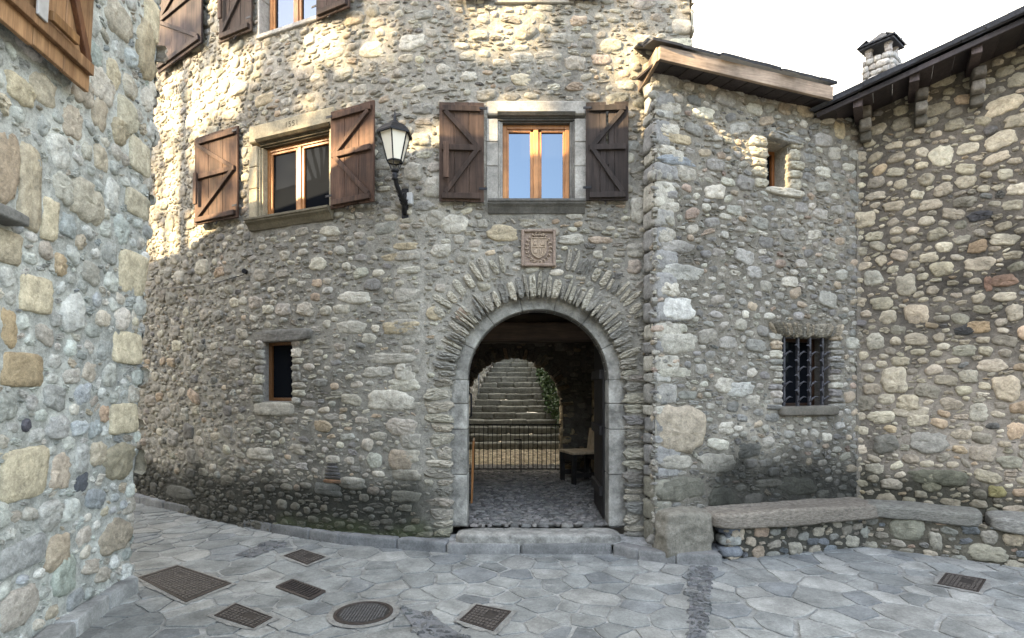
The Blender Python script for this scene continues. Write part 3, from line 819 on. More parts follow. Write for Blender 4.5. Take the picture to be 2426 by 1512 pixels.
# cairn-like stack of thin slates let into the wall
z = 0
for k, (xa, xb, y, hh, c) in enumerate(((768, 812, 1140, 9, (.30, .17, .10)), (772, 806, 1130, 7, DK), (770, 806, 1122, 6, (.14, .14, .15)), (774, 803, 1114, 6, DK), (776, 800, 1106, 6, (.15, .15, .16)), (778, 800, 1099, 6, DK), (774, 806, 1088, 18, G_))):
    PF.px_put(xa, y - hh / 2, xb, y + hh / 2, c, 'block', .018, rg.uniform(-.04, .04), e=3)
up = lambda s, z: 1.0 if z > 4.2 else .45
lo_ = lambda s, z: 1.0 if z < 4.4 else .75
up = lambda s, z: 1.0 if z > 4.3 or s < 5.5 else .8
for n, wr, ar, kd, rt, wh in ((2500, (.17, .32), (1.3, 2.2), 'big', .12, lambda s, z: .6 if s < 5.6 else 0), (1500, (.14, .26), (1.4, 2.6), 'big', .10, up), (14000, (.08, .17), (1.2, 2.3), 'cob', .15, up), (16000, (.09, .24), (1.5, 3.0), 'ang', .08, None),
                              (5000, (.07, .20), (3, 7), 'sliv', .10, None), (16000, (.05, .10), (1.0, 2.2), 'cob', .2, None), (5000, (.05, .11), (1.2, 2.6), 'ang', .3, None), (16000, (.05, .14), (2.5, 6), 'sliv', .15, None), (26000, (.03, .07), (1.2, 3.5), 'sliv', .45, None)):
    PF.fill(n, wr, ar, kd, rt, gap=.004 if kd == 'sliv' else .005, where=wh)
palF = ([(.34, .32, .27), (.30, .28, .24), (.40, .375, .31), (.25, .24, .215), (.37, .30, .225), (.19, .185, .175), (.33, .29, .24), (.28, .275, .25)], [6, 6, 4, 4, 1.2, 1.5, .5, 1.5])
def stainF(s, z, c, stone):
    k = fbm(s * 1.3, z * 1.6, 0, 5); k2 = fbm(s * 5, z * 5, 0, 6)
    xx = np.interp(s, FAC.s, FAC.X)
    lim = .62 + .16 * k + .12 * np.exp(-((xx + 1.9) / 1.0) ** 2)
    f = np.clip((lim - z) / .22 + .4 * k2, 0, 1) * np.clip((2.7 - np.abs(xx + 3.2)) / .5, .3, 1)
    f = f * np.where(xx > -.7, .45, 1)
    dark = np.array([.032, .034, .027]) if not stone else np.array([.07, .07, .06])
    c = c * (1 - f[:, None] * (.93 if not stone else .84)) + dark * f[:, None] * .6
    g = np.clip((.26 - z) / .15 + .5 * k2, 0, 1) * (xx > -2.6) * (xx < -.4)
    return c * (1 - g[:, None] * .5) + np.array([.06, .075, .03]) * g[:, None] * .5
wallF = PF.build("wall", palF, (.252, .242, .215), stainF, cell=.033, mortar_amp=.011, rise=.014)
wpart(wallF, H_main)

# arch ring: smooth pale dressed blocks standing a little back
def arch_ring(parent, s, cz, ri, ro, zb, y_front, y_back, segs, mat, colf):
    b = MB(); rgn = random.Random(2)
    joints = [(-1, zb, .75), (-1, .75, 1.28), (-1, 1.28, cz + .0)]
    p, rz = FAC.frame(s)
    def blk(pts_in, pts_out, col, y0=0.0):
        n = len(pts_in); V = []; Fs = []
        for y in (y_front + y0, y_back):
            V += [(x, y, z) for x, z in pts_in] + [(x, y, z) for x, z in pts_out]
        # inner edge is rolled
        for i in range(n - 1):
            a, b2, c, d = i, i + 1, n + i + 1, n + i
            Fs += [(a, b2, c, d), (2 * n + d, 2 * n + c, 2 * n + b2, 2 * n + a), (a, 2 * n + a, 2 * n + b2, b2), (c, 2 * n + c, 2 * n + d, d)]
        Fs += [(0, n, 3 * n, 2 * n), (n - 1, 2 * n + n - 1, 4 * n - 1, 2 * n - 1)]
        cc = [tuple(np.array(col) * (1 + .28 * float(fbm(v[0] * 5, v[2] * 5, 0, 3)))) for v in V]
        b.add(V, Fs, cc, False)
    for sg in (-1, 1):
        for (z0, z1) in ((zb, .72), (.724, 1.18), (1.184, 1.44), (1.444, cz)):
            c = colf(rgn) if z0 > 1 else colf(rgn, .9)
            m = 7
            zz = np.linspace(z0, z1, m)
            pin = [(sg * ri, z) for z in zz]; pout = [(sg * (ro + .02), z) for z in zz]
            blk(pin, pout, c, rgn.uniform(-.003, .003))
    for k in range(segs):
        a0, a1 = math.pi * k / segs + .0012, math.pi * (k + 1) / segs - .0012
        aa = np.linspace(a0, a1, 9)
        blk([(ri * math.cos(a), cz + ri * math.sin(a)) for a in aa], [((ro + .02) * math.cos(a), cz + (ro + .02) * math.sin(a)) for a in aa], colf(rgn), rgn.uniform(-.003, .003))
    o = b.build("arch_ring", mat, parent); o.location = Vector((p[0], p[1], 0)) - Vector(parent.location); o.rotation_euler = (0, 0, rz)
    md = o.modifiers.new("b", 'BEVEL'); md.width = .010; md.segments = 2; md.limit_method = 'ANGLE'; md.angle_limit = R(50)
    return o
def ringcol(rg, k=1.0):
    t = rg.uniform(.75, 1.12) * k; return (.33 * t, .318 * t, .28 * t)
arch_ring(H_main, A_S, A_Z, A_RI, A_RO, .2, .085, .33, 7, M['smooth'], ringcol)

# reveals and timber of the small lower window
def small_window(parent, surf, h, depth, pane, label, timber=(.5, .42, .36), col=(.2, .19, .17), gm='dim_glass', mull=False):
    a, b, z0, z1 = h; p, rz = surf.frame((a + b) / 2); w = b - a; H = z1 - z0
    m = MB(); x0, x1 = -w / 2, w / 2
    for i, (xa, xb, za, zb) in enumerate(((x0 - .1, x0 + .004, -.02, H + .02), (x1 - .004, x1 + .1, -.02, H + .02), (x0, x1, H - .004, H + .08), (x0, x1, -.08, .006))):
        m.box(xa, xb, .012 + .001 * i, depth + .06, za, zb, col, ch=.004)
    o = m.build("window", M['mortar'], parent); o.location = Vector((p[0], p[1], z0)) - Vector(parent.location); o.rotation_euler = (0, 0, rz); o['label'] = label
    f = MB(); fw = .035
    for (xa, xb, za, zb) in ((x0 + .005, x0 + .005 + fw, .007, H - .006), (x1 - fw - .005, x1 - .005, .007, H - .006), (x0 + .006 + fw, x1 - .006 - fw, .007, .007 + fw), (x0 + .006 + fw, x1 - .006 - fw, H - fw - .006, H - .006)):
        f.box(xa, xb, depth - .03, depth + .01, za, zb, timber)
    if mull: f.box(-.012, .012, depth - .03, depth + .008, .007 + fw, H - fw - .006, (.7, .5, .42))
    f.build("frame", M['oak'], o)
    g = MB(); g.box(x0 + .02, x1 - .02, depth + .012, depth + .02, .02, H - .02, ch=.001); g.build("pane", M[gm], o)
    return o
small_window(H_main, FAC, hS1, .11, None, "small deep window low in the wall, left of the gateway", timber=(.26, .26, .26))

# hidden back and right flank, so the house is solid
def flank(parent, pts, z0, z1, mat_col, name="side_wall"):
    b = MB()
    for (xa, ya), (xb, yb) in zip(pts[:-1], pts[1:]):
        n = max(2, int(math.hypot(xb - xa, yb - ya) / .5))
        V = []; Fs = []
        for i in range(n + 1):
            t = i / n
            for z in np.linspace(z0, z1, 6): V.append((xa + (xb - xa) * t, ya + (yb - ya) * t, z))
        for i in range(n):
            for j in range(5): Fs.append((i * 6 + j, (i + 1) * 6 + j, (i + 1) * 6 + j + 1, i * 6 + j + 1))
        b.add(V, Fs, mat_col)
    return wpart(b.build(name, M['mortar'], None), parent)
# right edge of the tall house: quoins seen against the sky
ES = Surf([(1.795, 5.60), (1.80, 8.9)])
FS = Pack(ES, 0, 3.2, 4.2, 8.3, 21)
FS.fill(1500, (.1, .26), (1.3, 3), 'big', .08); FS.fill(5000, (.05, .12), (1.2, 3), 'ang', .15)
wpart(FS.build("side_wall", palF, (.262, .245, .208), None, cell=.06), H_main)
flank(H_main, [(1.79, 8.9), (-8.0, 12.4), (-8.2, 10.1)], 0, 8.3, (.2, .19, .17), "back_wall") if False else None
# quoin stones on the free corner of the tall house
qz = 4.3; b = MB(); k = 0
while qz < 8.2:
    hh = random.uniform(.10, .2); L = random.uniform(.25, .42) if k % 2 else random.uniform(.16, .24)
    rough(b, (1.784 - L / 2 + .02, 5.60 + .10 - .02, qz + hh / 2), (L, .22 if k % 2 == 0 else .16, hh), .012, 9, 6, 6, seed=k, col=random.choice([(.36, .33, .27), (.30, .28, .24), (.42, .39, .32)]))
    qz += hh + .02; k += 1
wpart(b.build("quoins", M['stone'], None), H_main)
# eaves and roof, above the picture
b = MB()
tops = [FAC.P(s, 8.3, .55) for s in np.linspace(0, FAC.L + .3, 24)]
V = [tuple(t) for t in tops] + [(t[0] + .5, t[1] + 4, 10.2) for t in tops]
V += [(x, y, z + .1) for x, y, z in V]
n = 24; Fs = []
for i in range(n - 1):
    Fs += [(i, i + 1, n + i + 1, n + i), (2 * n + i, 3 * n + i, 3 * n + i + 1, 2 * n + i + 1), (i, 2 * n + i, 2 * n + i + 1, i + 1)]
b.add(V, Fs)
wpart(b.build("roof", M['slate'], None), H_main)

# ------------------------------------------------------------------ the gate passage
FZ = .20
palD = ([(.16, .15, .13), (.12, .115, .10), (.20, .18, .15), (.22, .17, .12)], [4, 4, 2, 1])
PL = Surf([(-.75, 5.86), (-.75, 9.25)]); PR = Surf([(1.62, 9.25), (1.62, 5.86)])
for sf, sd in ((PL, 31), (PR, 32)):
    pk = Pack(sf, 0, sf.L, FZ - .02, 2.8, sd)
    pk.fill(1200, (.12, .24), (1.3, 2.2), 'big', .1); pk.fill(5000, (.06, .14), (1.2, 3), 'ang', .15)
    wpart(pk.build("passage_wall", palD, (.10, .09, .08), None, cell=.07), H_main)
# inner side of the street wall, beside the ring
b = MB()
for xa, xb in ((-.80, .264 - A_RI - .005), (.264 + A_RI + .005, 1.66)): b.box(xa, xb, 5.78, 5.9, FZ, 2.85, (.13, .12, .105))
V = []; Fs = []; n = 24
for k in range(n + 1):
    a = math.pi * k / n
    for y in (5.78, 5.9):
        V += [(.264 + A_RI * math.cos(a), y, A_Z + A_RI * math.sin(a)), (.264 + A_RI * math.cos(a), y, 2.85)]
for k in range(n):
    i = k * 4; Fs += [(i, i + 4, i + 5, i + 1), (i + 2, i + 3, i + 7, i + 6), (i, i + 2, i + 6, i + 4)]
b.add(V, Fs, (.13, .12, .105))
wpart(b.build("passage_wall", M['mortar'], None), H_main)
b = MB(); 
for k in range(17):
    y = 5.86 + k * .205; b.box(-.8, 1.68, y, y + .2, 2.62, 2.66, (random.uniform(.7, 1.2),) * 3)
wpart(b.build("passage_ceiling", M['beam'], None), H_main)
for (y, z0, z1) in ((6.95, 2.19, 2.43), (7.9, 2.25, 2.45)):
    b = MB()
    rough(b, (.43, y + .1, (z0 + z1) / 2), (2.4, .2, z1 - z0), .014, 2.5, 9, 8, seed=int(y * 7), col=(1.5, 1.45, 1.4) if y < 7.5 else (.9,) * 3)
    wpart(b.build("beam", M['beam'], None), H_main)
# back arch, rough and irregular
BK = Surf([(-1.2, 9.12), (2.0, 9.12)])
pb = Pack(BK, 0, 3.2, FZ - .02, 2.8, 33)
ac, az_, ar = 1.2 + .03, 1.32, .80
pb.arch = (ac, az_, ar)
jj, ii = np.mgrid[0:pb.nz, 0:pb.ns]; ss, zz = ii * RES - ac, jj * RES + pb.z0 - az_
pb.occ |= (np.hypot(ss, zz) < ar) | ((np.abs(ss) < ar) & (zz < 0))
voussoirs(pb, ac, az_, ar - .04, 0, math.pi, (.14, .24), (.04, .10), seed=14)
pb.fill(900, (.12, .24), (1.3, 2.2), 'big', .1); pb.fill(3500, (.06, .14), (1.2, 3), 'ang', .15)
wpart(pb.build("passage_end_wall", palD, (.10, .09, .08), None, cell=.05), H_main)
# thickness of the back arch: tan rubble seen edge on
b = MB(); rg = random.Random(4)
for sg in (-1, 1):
    z = FZ
    while z < az_:
        hh = rg.uniform(.08, .2)
        for y in (9.23, 9.42): rough(b, (.03 + sg * (ar + .085), y, z + hh / 2), (.22, .22, hh + .01), .028, 7, 5, 5, seed=rg.randrange(999), col=rg.choice([(.36, .28, .17), (.30, .24, .16), (.42, .34, .22)]))
        z += hh
for k in range(17):
    a = math.pi * (k + .5) / 17
    for y in (9.23, 9.42): rough(b, (.03 + (ar + .08) * math.cos(a), y, az_ + (ar + .08) * math.sin(a)), (.2, .22, .2), .03, 7, 4, 5, seed=k + 60, col=rg.choice([(.20, .17, .12), (.25, .2, .14)]))
wpart(b.build("back_arch", M['stone'], None), H_main)
b = MB(); b.box(-8.1, -.85, 9.5, 9.7, 0, 8.3, (.2, .19, .16)); b.box(.95, 1.8, 9.5, 9.7, 0, 8.3, (.2, .19, .16)); b.box(-.85, .95, 9.5, 9.7, 2.2, 8.3, (.2, .19, .16))
wpart(b.build("back_wall", M['mortar'], None), H_main)
# a tan stone return beside the chair
b = MB(); z = FZ
while z < 1.75:
    hh = rg.uniform(.09, .17); rough(b, (1.36, 8.95, z + hh / 2), (.16, .26, hh + .01), .02, 8, 5, 5, seed=rg.randrange(999), col=rg.choice([(.36, .28, .17), (.26, .21, .14), (.42, .33, .2)])); z += hh
b.box(1.40, 1.62, 8.84, 9.1, FZ, 2.6, (.08, .07, .06))
wpart(b.build("passage_pier", M['stone'], None), H_main)

# the two leaves, opened inwards
def door_leaf(xh, yh, rz, w, sg, handle):
    b = MB(); n = 5
    for k in range(n):
        x0 = w / n * k + .002; x1 = w / n * (k + 1) - .002
        zt = A_Z - FZ + math.sqrt(max(.01, A_RI ** 2 - (A_RI - (k + .6) * w / n) ** 2)) - .03
        b.box(x0, x1, 0, .05, .02, zt, (random.uniform(.8, 1.25),) * 3)
    for zz in (.25, .9, 1.5): b.box(.0, w - .02, .052, .085, zz, zz + .1)
    o = b.build("door", M['door'], None)
    o.parent = H_main; o.location = Vector((xh, yh, FZ)) - Vector(H_main.location); o.rotation_euler = (0, 0, rz)
    s = MB()
    for zz in (.35, .7, 1.05, 1.4):
        for k in range(6): s.lathe([(0, 0.012), (.012, .008), (.016, 0)], 6)
        break
    s = MB()
    for zz in (.3, .62, .95, 1.28, 1.55):
        for k in range(5):
            s = MB(); xk = w * (k + .5) / 5; s.box(xk - .01, xk + .01, -.012, 0, zz - .01, zz + .01); s.build("stud", M['iron'], o)
    if handle:
        h = MB(); h.tube([(w - .1, -.02, 1.05), (w - .1, -.07, 1.07), (w - .1, -.07, 1.33), (w - .1, -.02, 1.36)], .012, 6); h.build("handle", M['iron'], o)
    return o
door_leaf(.264 + A_RI + .03, 5.95, R(88), .80, 1, False)
o = door_leaf(.264 - A_RI - .015, 5.95, R(97), .78, -1, True)

# threshold
b = MB()
rough(b, (.27, 5.57, .118), (1.62, .32, .15), .020, 3.2, 5, 18, seed=9, col=(.29, .28, .25))
o = b.build("threshold", M['smooth'], None); wpart(o, H_main)

# passage and courtyard cobbles
FL = Flat(FZ)
pc = Pack(FL, -1.2, 1.75, 5.72, 10.2, 41)
pc.fill(30000, (.075, .14), (1.5, 2.8), 'cob', .25, gap=.003); pc.fill(12000, (.04, .07), (1.2, 2.2), 'cob', .4, gap=.002)
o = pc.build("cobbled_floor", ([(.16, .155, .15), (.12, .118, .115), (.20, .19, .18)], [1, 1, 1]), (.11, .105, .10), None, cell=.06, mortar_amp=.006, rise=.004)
tag(o, kind="structure")
pc = Pack(FL, -2.2, 2.2, 10.2, 13.2, 42)
pc.fill(16000, (.10, .17), (1.4, 2.6), 'cob', .25, gap=.004); pc.fill(8000, (.05, .09), (1.2, 2.2), 'cob', .4, gap=.003)
o = pc.build("courtyard_floor", ([(.42, .36, .26), (.35, .30, .22), (.48, .42, .32)], [1, 1, 1]), (.24, .2, .15), None, cell=.08, mortar_amp=.006, rise=.004)
tag(o, kind="structure")

# staircase beyond the gate
ST = empty("stone_staircase", (0, 12.7, FZ), 0, "worn flight of broad stone steps climbing beyond the iron gate", "staircase")
zt = 0
for k in range(15):
    hw0 = 1.42 - .052 * k; y = .33 * k; b = MB(); rg = random.Random(50 + k); x = -hw0 - .1 + .02 * k
    hh = .156
    while x < hw0 + .1:
        L = rg.uniform(.35, .8)
        t = rg.uniform(.8, 1.15); c = (.215 * t, .21 * t, .175 * t)
        rough(b, (x + L / 2, y + .2 + rg.uniform(-.015, .015), hh * k + hh / 2 + rg.uniform(-.008, .008)), (L + .004, .44, hh + .012), .012, 6, 10, 9, seed=rg.randrange(999), col=c, ridges=.5)
        x += L
    s = b.build("step", M['stone'], ST)
# side walls of the stairs
def stair_wall(name, label, x0, x1, y0, y1, h0, h1, seed, right, pal, mort):
    pts = [(x0, y0), (x1, y1)] if not right else [(x1, y1), (x0, y0)]
    sf = Surf(pts); hs = empty(name, ((x0 + x1) / 2, (y0 + y1) / 2, 0), 0, label, "wall")
    pk = Pack(sf, 0, sf.L, FZ, max(h0, h1), seed)
    pk.fill(1500, (.14, .3), (1.3, 2.2), 'big', .1); pk.fill(5000, (.07, .14), (1.2, 3), 'ang', .15)
    o = wpart(pk.build("masonry", pal, mort, None, cell=.12), hs)
    b = MB(); d = Vector((x1 - x0, y1 - y0, 0)).normalized(); n = Vector((d.y, -d.x, 0)) * (-1 if not right else 1)
    p0, p1 = Vector((x0, y0, 0)) + n * .22, Vector((x1, y1, 0)) + n * .22
    zt = max(h0, h1)
    b.bar(p0 + Vector((0, 0, zt - .02)), p1 + Vector((0, 0, zt - .02)), .42, .12, (.3, .28, .24))
    wpart(b.build("coping", M['stone'], None), hs)
    return hs
palL = ([(.48, .46, .42), (.40, .38, .34), (.55, .52, .47)], [1, 1, 1])
stair_wall("courtyard_wall", "pale rubble wall left of the far steps, beside the grey handrail", -1.55, -.62, 10.2, 17.6, 2.9, 3.2, 51, False, palL, (.33, .31, .28))
stair_wall("courtyard_wall", "rubble wall right of the far steps, under the ivy", 1.42, .82, 9.7, 17.8, 2.9, 3.3, 52, True, ([(.30, .27, .2), (.24, .22, .17)], [1, 1]), (.15, .14, .11))
HR = empty("handrail", (-1.2, 13, FZ), 0, "slanting grey steel handrail on the left of the far steps", "handrail")
b = MB(); b.tube([(-.08, -1.0, .95), (.0, -.2, 1.0), (.6, 4.4, 3.1)], .022, 8, smooth=True); b.build("rail", M['steel'], HR)
for t in (.0, .5, 1.0):
    b = MB(); b.tube([(.0 + .6 * t, -.2 + 4.6 * t, 0.02 + 2.05 * t), (.0 + .6 * t, -.2 + 4.6 * t, 1.0 + 2.1 * t)], .014, 6); b.build("post", M['steel'], HR)

# ------------------------------------------------------------------ leaves
def leaves(name, pts, size, cols, seed, parent=None, normal=None, spread=.9):
    """many leaf-sized folded faces; pts (n,3)"""
    rng = np.random.default_rng(seed); n = len(pts)
    a = rng.normal(0, 1, (n, 3)); 
    if normal is not None: a = a * spread + np.array(normal)
    a /= np.linalg.norm(a, axis=1)[:, None]
    t = np.cross(a, rng.normal(0, 1, (n, 3))); t /= np.linalg.norm(t, axis=1)[:, None]; u = np.cross(a, t)
    sz = size * rng.uniform(.6, 1.3, (n, 1))
    q = [pts - t * sz, pts + u * sz * .6 + a * sz * .15, pts + t * sz * 1.1, pts - u * sz * .6 + a * sz * .15, pts + a * sz * .0]
    V = np.stack(q, 1).reshape(-1, 3); b = np.arange(n)[:, None] * 5
    Fq = np.concatenate([b + np.array([[0, 1, 4]]), b + np.array([[1, 2, 4]]), b + np.array([[2, 3, 4]]), b + np.array([[3, 0, 4]])])
    c = np.array(cols)[rng.integers(0, len(cols), n)] * rng.uniform(.6, 1.4, (n, 1))
    return np_mesh(name, V, [(Fq, 0, False)], np.repeat(c, 5, 0), [M['leaf']], parent)
rng = np.random.default_rng(5)
GR = [(.035, .075, .018), (.05, .10, .025), (.025, .05, .015), (.09, .13, .04)]
# ivy hanging on the right wall of the steps
def ivy(n, y0, y1, zf, label, seed):
    rr = np.random.default_rng(seed); y = rr.uniform(y0, y1, n); ztop = 3.3
    z = FZ + 3.1 * rr.random(n) ** .8; keep = z > zf(y) + .25 * fbm(y * 2, z * 2, 0, seed)
    y, z = y[keep], z[keep]; x = 1.42 - .6 * (y - 9.7) / 8.1 - .03 - .22 * rr.random(len(y)) ** 1.5 * (1 + .5 * fbm(y * 3, z * 3, 0, seed + 1))
    e = empty("ivy", (1.2, (y0 + y1) / 2, 0), 0, label, "ivy")
    o = leaves("leaf_cover", np.stack([x, y, z], 1), .045, GR, seed, None, (-1, 0, .4)); wpart(o, e)
    b = MB()
    for k in range(4):
        yy = y0 + (y1 - y0) * (k + .5) / 4; xb = 1.42 - .6 * (yy - 9.7) / 8.1
        b.tube([(xb - .02, yy, FZ), (xb - .03, yy + .1, FZ + .8), (xb - .02, yy - .05, FZ + 1.7), (xb - .03, yy + .1, 3.0)], [.025, .018, .012, .006], 6)
    wpart(b.build("stem", M['beam'], None), e)
ivy(9000, 11.0, 14.6, lambda y: np.clip(.3 + .18 * (y - 9.9), .2, 9), "dense ivy on the right wall just behind the gate passage", 71)
ivy(7000, 14.6, 17.6, lambda y: np.clip(.9 + .5 * (y - 14), 1, 9), "darker ivy higher up the same wall near the top of the steps", 72)
# shrubs at the head of the stairs
def shrub(name, label, cx, cy, cz, r, n, seed, cat="shrub", cols=GR):
    rr = np.random.default_rng(seed); p = rr.normal(0, 1, (n, 3)); p /= np.linalg.norm(p, axis=1)[:, None]
    p = p * (rr.random((n, 1)) ** .4) * r; p = p * (1 + .35 * fbm(p[:, 0] * 2, p[:, 1] * 2, p[:, 2] * 2, seed))[:, None]; p[:, 2] *= .8
    e = empty(name, (cx, cy, cz - r), 0, label, cat)
    o = leaves("crown", p + np.array([0, 0, r]), .06, cols, seed, e)
    b = MB()
    for k in range(5):
        a = k * 1.3; b.tube([(0, 0, -.1), (.15 * math.cos(a), .15 * math.sin(a), r * .5), (.5 * r * math.cos(a), .5 * r * math.sin(a), r * 1.3)], [.03, .02, .01], 6)
    b.build("trunk", M['beam'], e)
shrub("shrub", "green bush filling the back right at the head of the steps", .6, 18.2, 3.3, .9, 5000, 81)
shrub("shrub", "dull bush at the head of the steps behind the bare sticks", -.7, 18.4, 3.2, .8, 4000, 82, cols=[(.06, .08, .04), (.10, .10, .06)])
shrub("shrub", "dark bush between the other two bushes at the stair head", -.05, 19.2, 3.6, 1.0, 5000, 83)
e = empty("bare_branches", (-.55, 17.2, 2.5), 0, "tangle of bare pale sticks at the upper left of the far steps", "branches")
b = MB(); rg = random.Random(6)
for k in range(14):
    x, y = rg.uniform(-.45, .3), rg.uniform(-.3, .3); a = rg.uniform(-.5, .5)
    b.tube([(x, y, 0), (x + a * .4, y, .35), (x + a, y + .1, .8)], [.028, .02, .008], 6)
b.build("stick", M['fascia'], e)
# bank behind the stair head
b = MB(); V = []; Fs = []
for i in range(21):
    for j in range(9):
        x = -6 + .6 * i; y = 17.6 + .9 * j; V.append((x, y, 2.45 + .32 * j + .15 * float(fbm(x, y))))
for i in range(20):
    for j in range(8): Fs.append((i * 9 + j, (i + 1) * 9 + j, (i + 1) * 9 + j + 1, i * 9 + j + 1))
b.add(V, Fs, (.07, .085, .035), True); tag(b.build("hillside", M['mortar'], None), kind="structure")

# ------------------------------------------------------------------ iron gate
IG = empty("iron_gate", (.03, 9.3, FZ), 0, "low black iron gate of thin upright bars across the back of the passage", "gate")
b = MB(); x0, x1, h = -.80, .84, .80
for zz in (.06, h): b.bar((x0, 0, zz), (x1, 0, zz), .014, .022)
b.bar((x0, 0, .0), (x0, 0, h + .02), .03, .03); b.bar((x1, 0, 0), (x1, 0, h + .02), .03, .03); b.bar((.12, 0, -.0), (.12, 0, .55), .026, .02)
b.bar((0.0, -.01, .55), (.13, -.01, .55), .012, .02)
b.build("gate_frame", M['iron'], IG)
for k in range(21):
    x = x0 + (x1 - x0) * (k + 1) / 22
    b = MB(); b.tube([(x, 0, .06), (x, 0, h)], .0065, 6); b.build("bar", M['iron'], IG)

# ------------------------------------------------------------------ chair and board in the passage
CH = empty("chair", (1.02, 8.35, FZ), R(-72), "dark wooden chair with pale seat board and back, against the right wall of the passage", "chair")
b = MB(); b.box(-.25, .25, -.24, .24, .44, .475, ch=.006); b.build("seat", M['chairwood'], CH)
b = MB(); b.box(-.20, .20, .20, .235, .47, .80, ch=.008, rot=Matrix.Rotation(R(-8), 3, 'X'), org=(0, .2, .5)); b.build("backrest", M['chairwood'], CH)
for x, y in ((-.21, -.2), (.21, -.2), (-.21, .2), (.21, .2)):
    b = MB(); b.box(x - .03, x + .03, y - .03, y + .03, 0, .44); b.build("leg", M['door'], CH)
b = MB(); b.box(-.21, .21, -.215, -.19, .33, .43); b.box(-.21, .21, .19, .215, .33, .43); b.box(-.215, -.19, -.2, .2, .10, .17); b.box(.19, .215, -.2, .2, .10, .17); b.box(-.2, .2, -.01, .01, .10, .15); b.build("stretcher", M['door'], CH)
BD = MB(); BD.box(-.012, .012, -.25, .25, 0, .76, ch=.003)
o = tag(BD.build("board", M['oak'], None), "upright reddish wooden board leaning just inside the left jamb of the gateway", "board"); o.location = (-.50, 7.0, FZ + .0); o.rotation_euler = (0, R(1.5), R(3))
# ------------------------------------------------------------------ annex between gate and right-hand house
PW = Pack(WING, 0.0, WING.L, .1, 4.62, 61)
h2 = small_hole(PW, WING, 1815, 1868, 338, 446)
h3 = small_hole(PW, WING, 1851, 1968, 797, 966)
ring_stones(PW, h2, 7, (.14, .24), (.08, .13), (.37, .35, .29), prot=.03)
ring_stones(PW, h3, 8, (.10, .2), (.05, .09), None, prot=.022)
# slates on edge fanned over the barred window
x = h3[0] - .12
while x < h3[1] + .10:
    t = random.uniform(.014, .032); u = (x - (h3[0] + h3[1]) / 2) / .4
    PW.put(x, h3[3] + .065, .15 + random.uniform(-.02, .02), t, math.pi / 2 - u * .45, 'vous', random.choice([(.30, .28, .23), (.22, .21, .18), (.36, .32, .25)]), True, prot=random.uniform(.02, .05)); x += t + .005
for q in ((1550, 960, 1665, 1072, (.33, .29, .23)), (1566, 705, 1643, 760, (.44, .44, .42)), (1560, 626, 1664, 668, (.42, .42, .39)), (1560, 668, 1610, 703, GL), (1555, 1130, 1670, 1188, (.18, .175, .145)),
          (1652, 1074, 1742, 1120, G_), (1556, 872, 1640, 895, (.34, .33, .28)), (1560, 1076, 1640, 1112, G_), (1555, 540, 1600, 575, G_), (1558, 370, 1652, 395, (.20, .22, .24)), (1560, 243, 1615, 270, GL),
          (1558, 290, 1610, 320, GL), (1565, 318, 1640, 340, TAN), (1560, 345, 1600, 368, GL), (1640, 255, 1690, 285, (.5, .48, .4)), (1560, 480, 1610, 505, G_), (1600, 395, 1650, 430, G_), (1740, 1050, 1800, 1085, (.12, .12, .11)),
          (1675, 1155, 1740, 1200, (.12, .12, .10)), (1840, 1130, 1930, 1175, (.16, .16, .13)), (1790, 1135, 1850, 1155, G_), (1690, 895, 1740, 932, GL), (1720, 905, 1785, 940, (.36, .36, .34)), (1560, 570, 1645, 600, (.30, .29, .27)),
          (1615, 965, 1650, 1000, GL), (1700, 1000, 1735, 1030, GL), (1765, 935, 1800, 960, G_), (1975, 290, 2000, 330, TAN), (1960, 350, 1990, 380, G_), (1560, 790, 1650, 840, (.34, .33, .29)), (1850, 655, 1890, 680, GL)):
    PW.px_put(*q[:4], q[4], 'big', None, rg.uniform(-.05, .05), e=3.0)
PW.px_put(1812, 322, 1905, 342, (.22, .22, .21), 'block', .05, -.06, e=3); PW.px_put(1812, 447, 1900, 466, GL, 'block', .03, -.04, e=3)
for n, wr, ar, kd, rt, wh in ((300, (.16, .26), (1.3, 2.2), 'big', .15, lambda s, z: 1.0 if s < .5 or z > 3.4 else .25), (8000, (.08, .16), (1.1, 2.2), 'cob', .2, lambda s, z: 1 if z > 3.2 or s > 2.1 else .35), (6000, (.09, .22), (1.5, 3.2), 'ang', .15, None),
                              (5000, (.05, .10), (1.0, 1.8), 'ang', .5, None), (8000, (.05, .16), (2.5, 6), 'sliv', .22, None), (9000, (.03, .075), (1.2, 3.5), 'sliv', .5, None)):
    PW.fill(n, wr, ar, kd, rt, gap=.005, where=wh)
palW = ([(.31, .30, .265), (.26, .255, .235), (.39, .375, .33), (.20, .198, .19), (.32, .27, .21), (.30, .24, .20)], [5, 5, 2.5, 3, 1.2, .6])
def stainW(s, z, c, stone):
    k = fbm(s * 1.5, z * 1.5, 0, 15); k2 = fbm(s * 6, z * 6, 0, 16)
    f = np.clip((1.12 + .14 * k - z) / .42 + .18 * k2, 0, 1) * np.clip((s - .25) / .5, .3, 1)
    dark = np.array([.035, .036, .030])
    c = c * (1 - f[:, None] * (.92 if not stone else .86)) + dark * f[:, None] * .5
    g = np.clip(1 - ((s - .35) / .25) ** 2 - ((z - 2.9) / .5) ** 2, 0, 1) * np.clip(.6 + k2, 0, 1)
    return c * (1 - .35 * g[:, None])
wpart(PW.build("wall", palW, (.205, .192, .165), stainW, cell=.03, mortar_amp=.012, rise=.013), H_wing)
PS = Pack(WSIDE, 0, .32, .1, 4.62, 62)
PS.fill(900, (.08, .2), (1.2, 2.4), 'ang', .1); PS.fill(2500, (.03, .08), (1.2, 3), 'sliv', .3)
wpart(PS.build("side_wall", palW, (.075, .068, .055), None, cell=.04), H_wing)
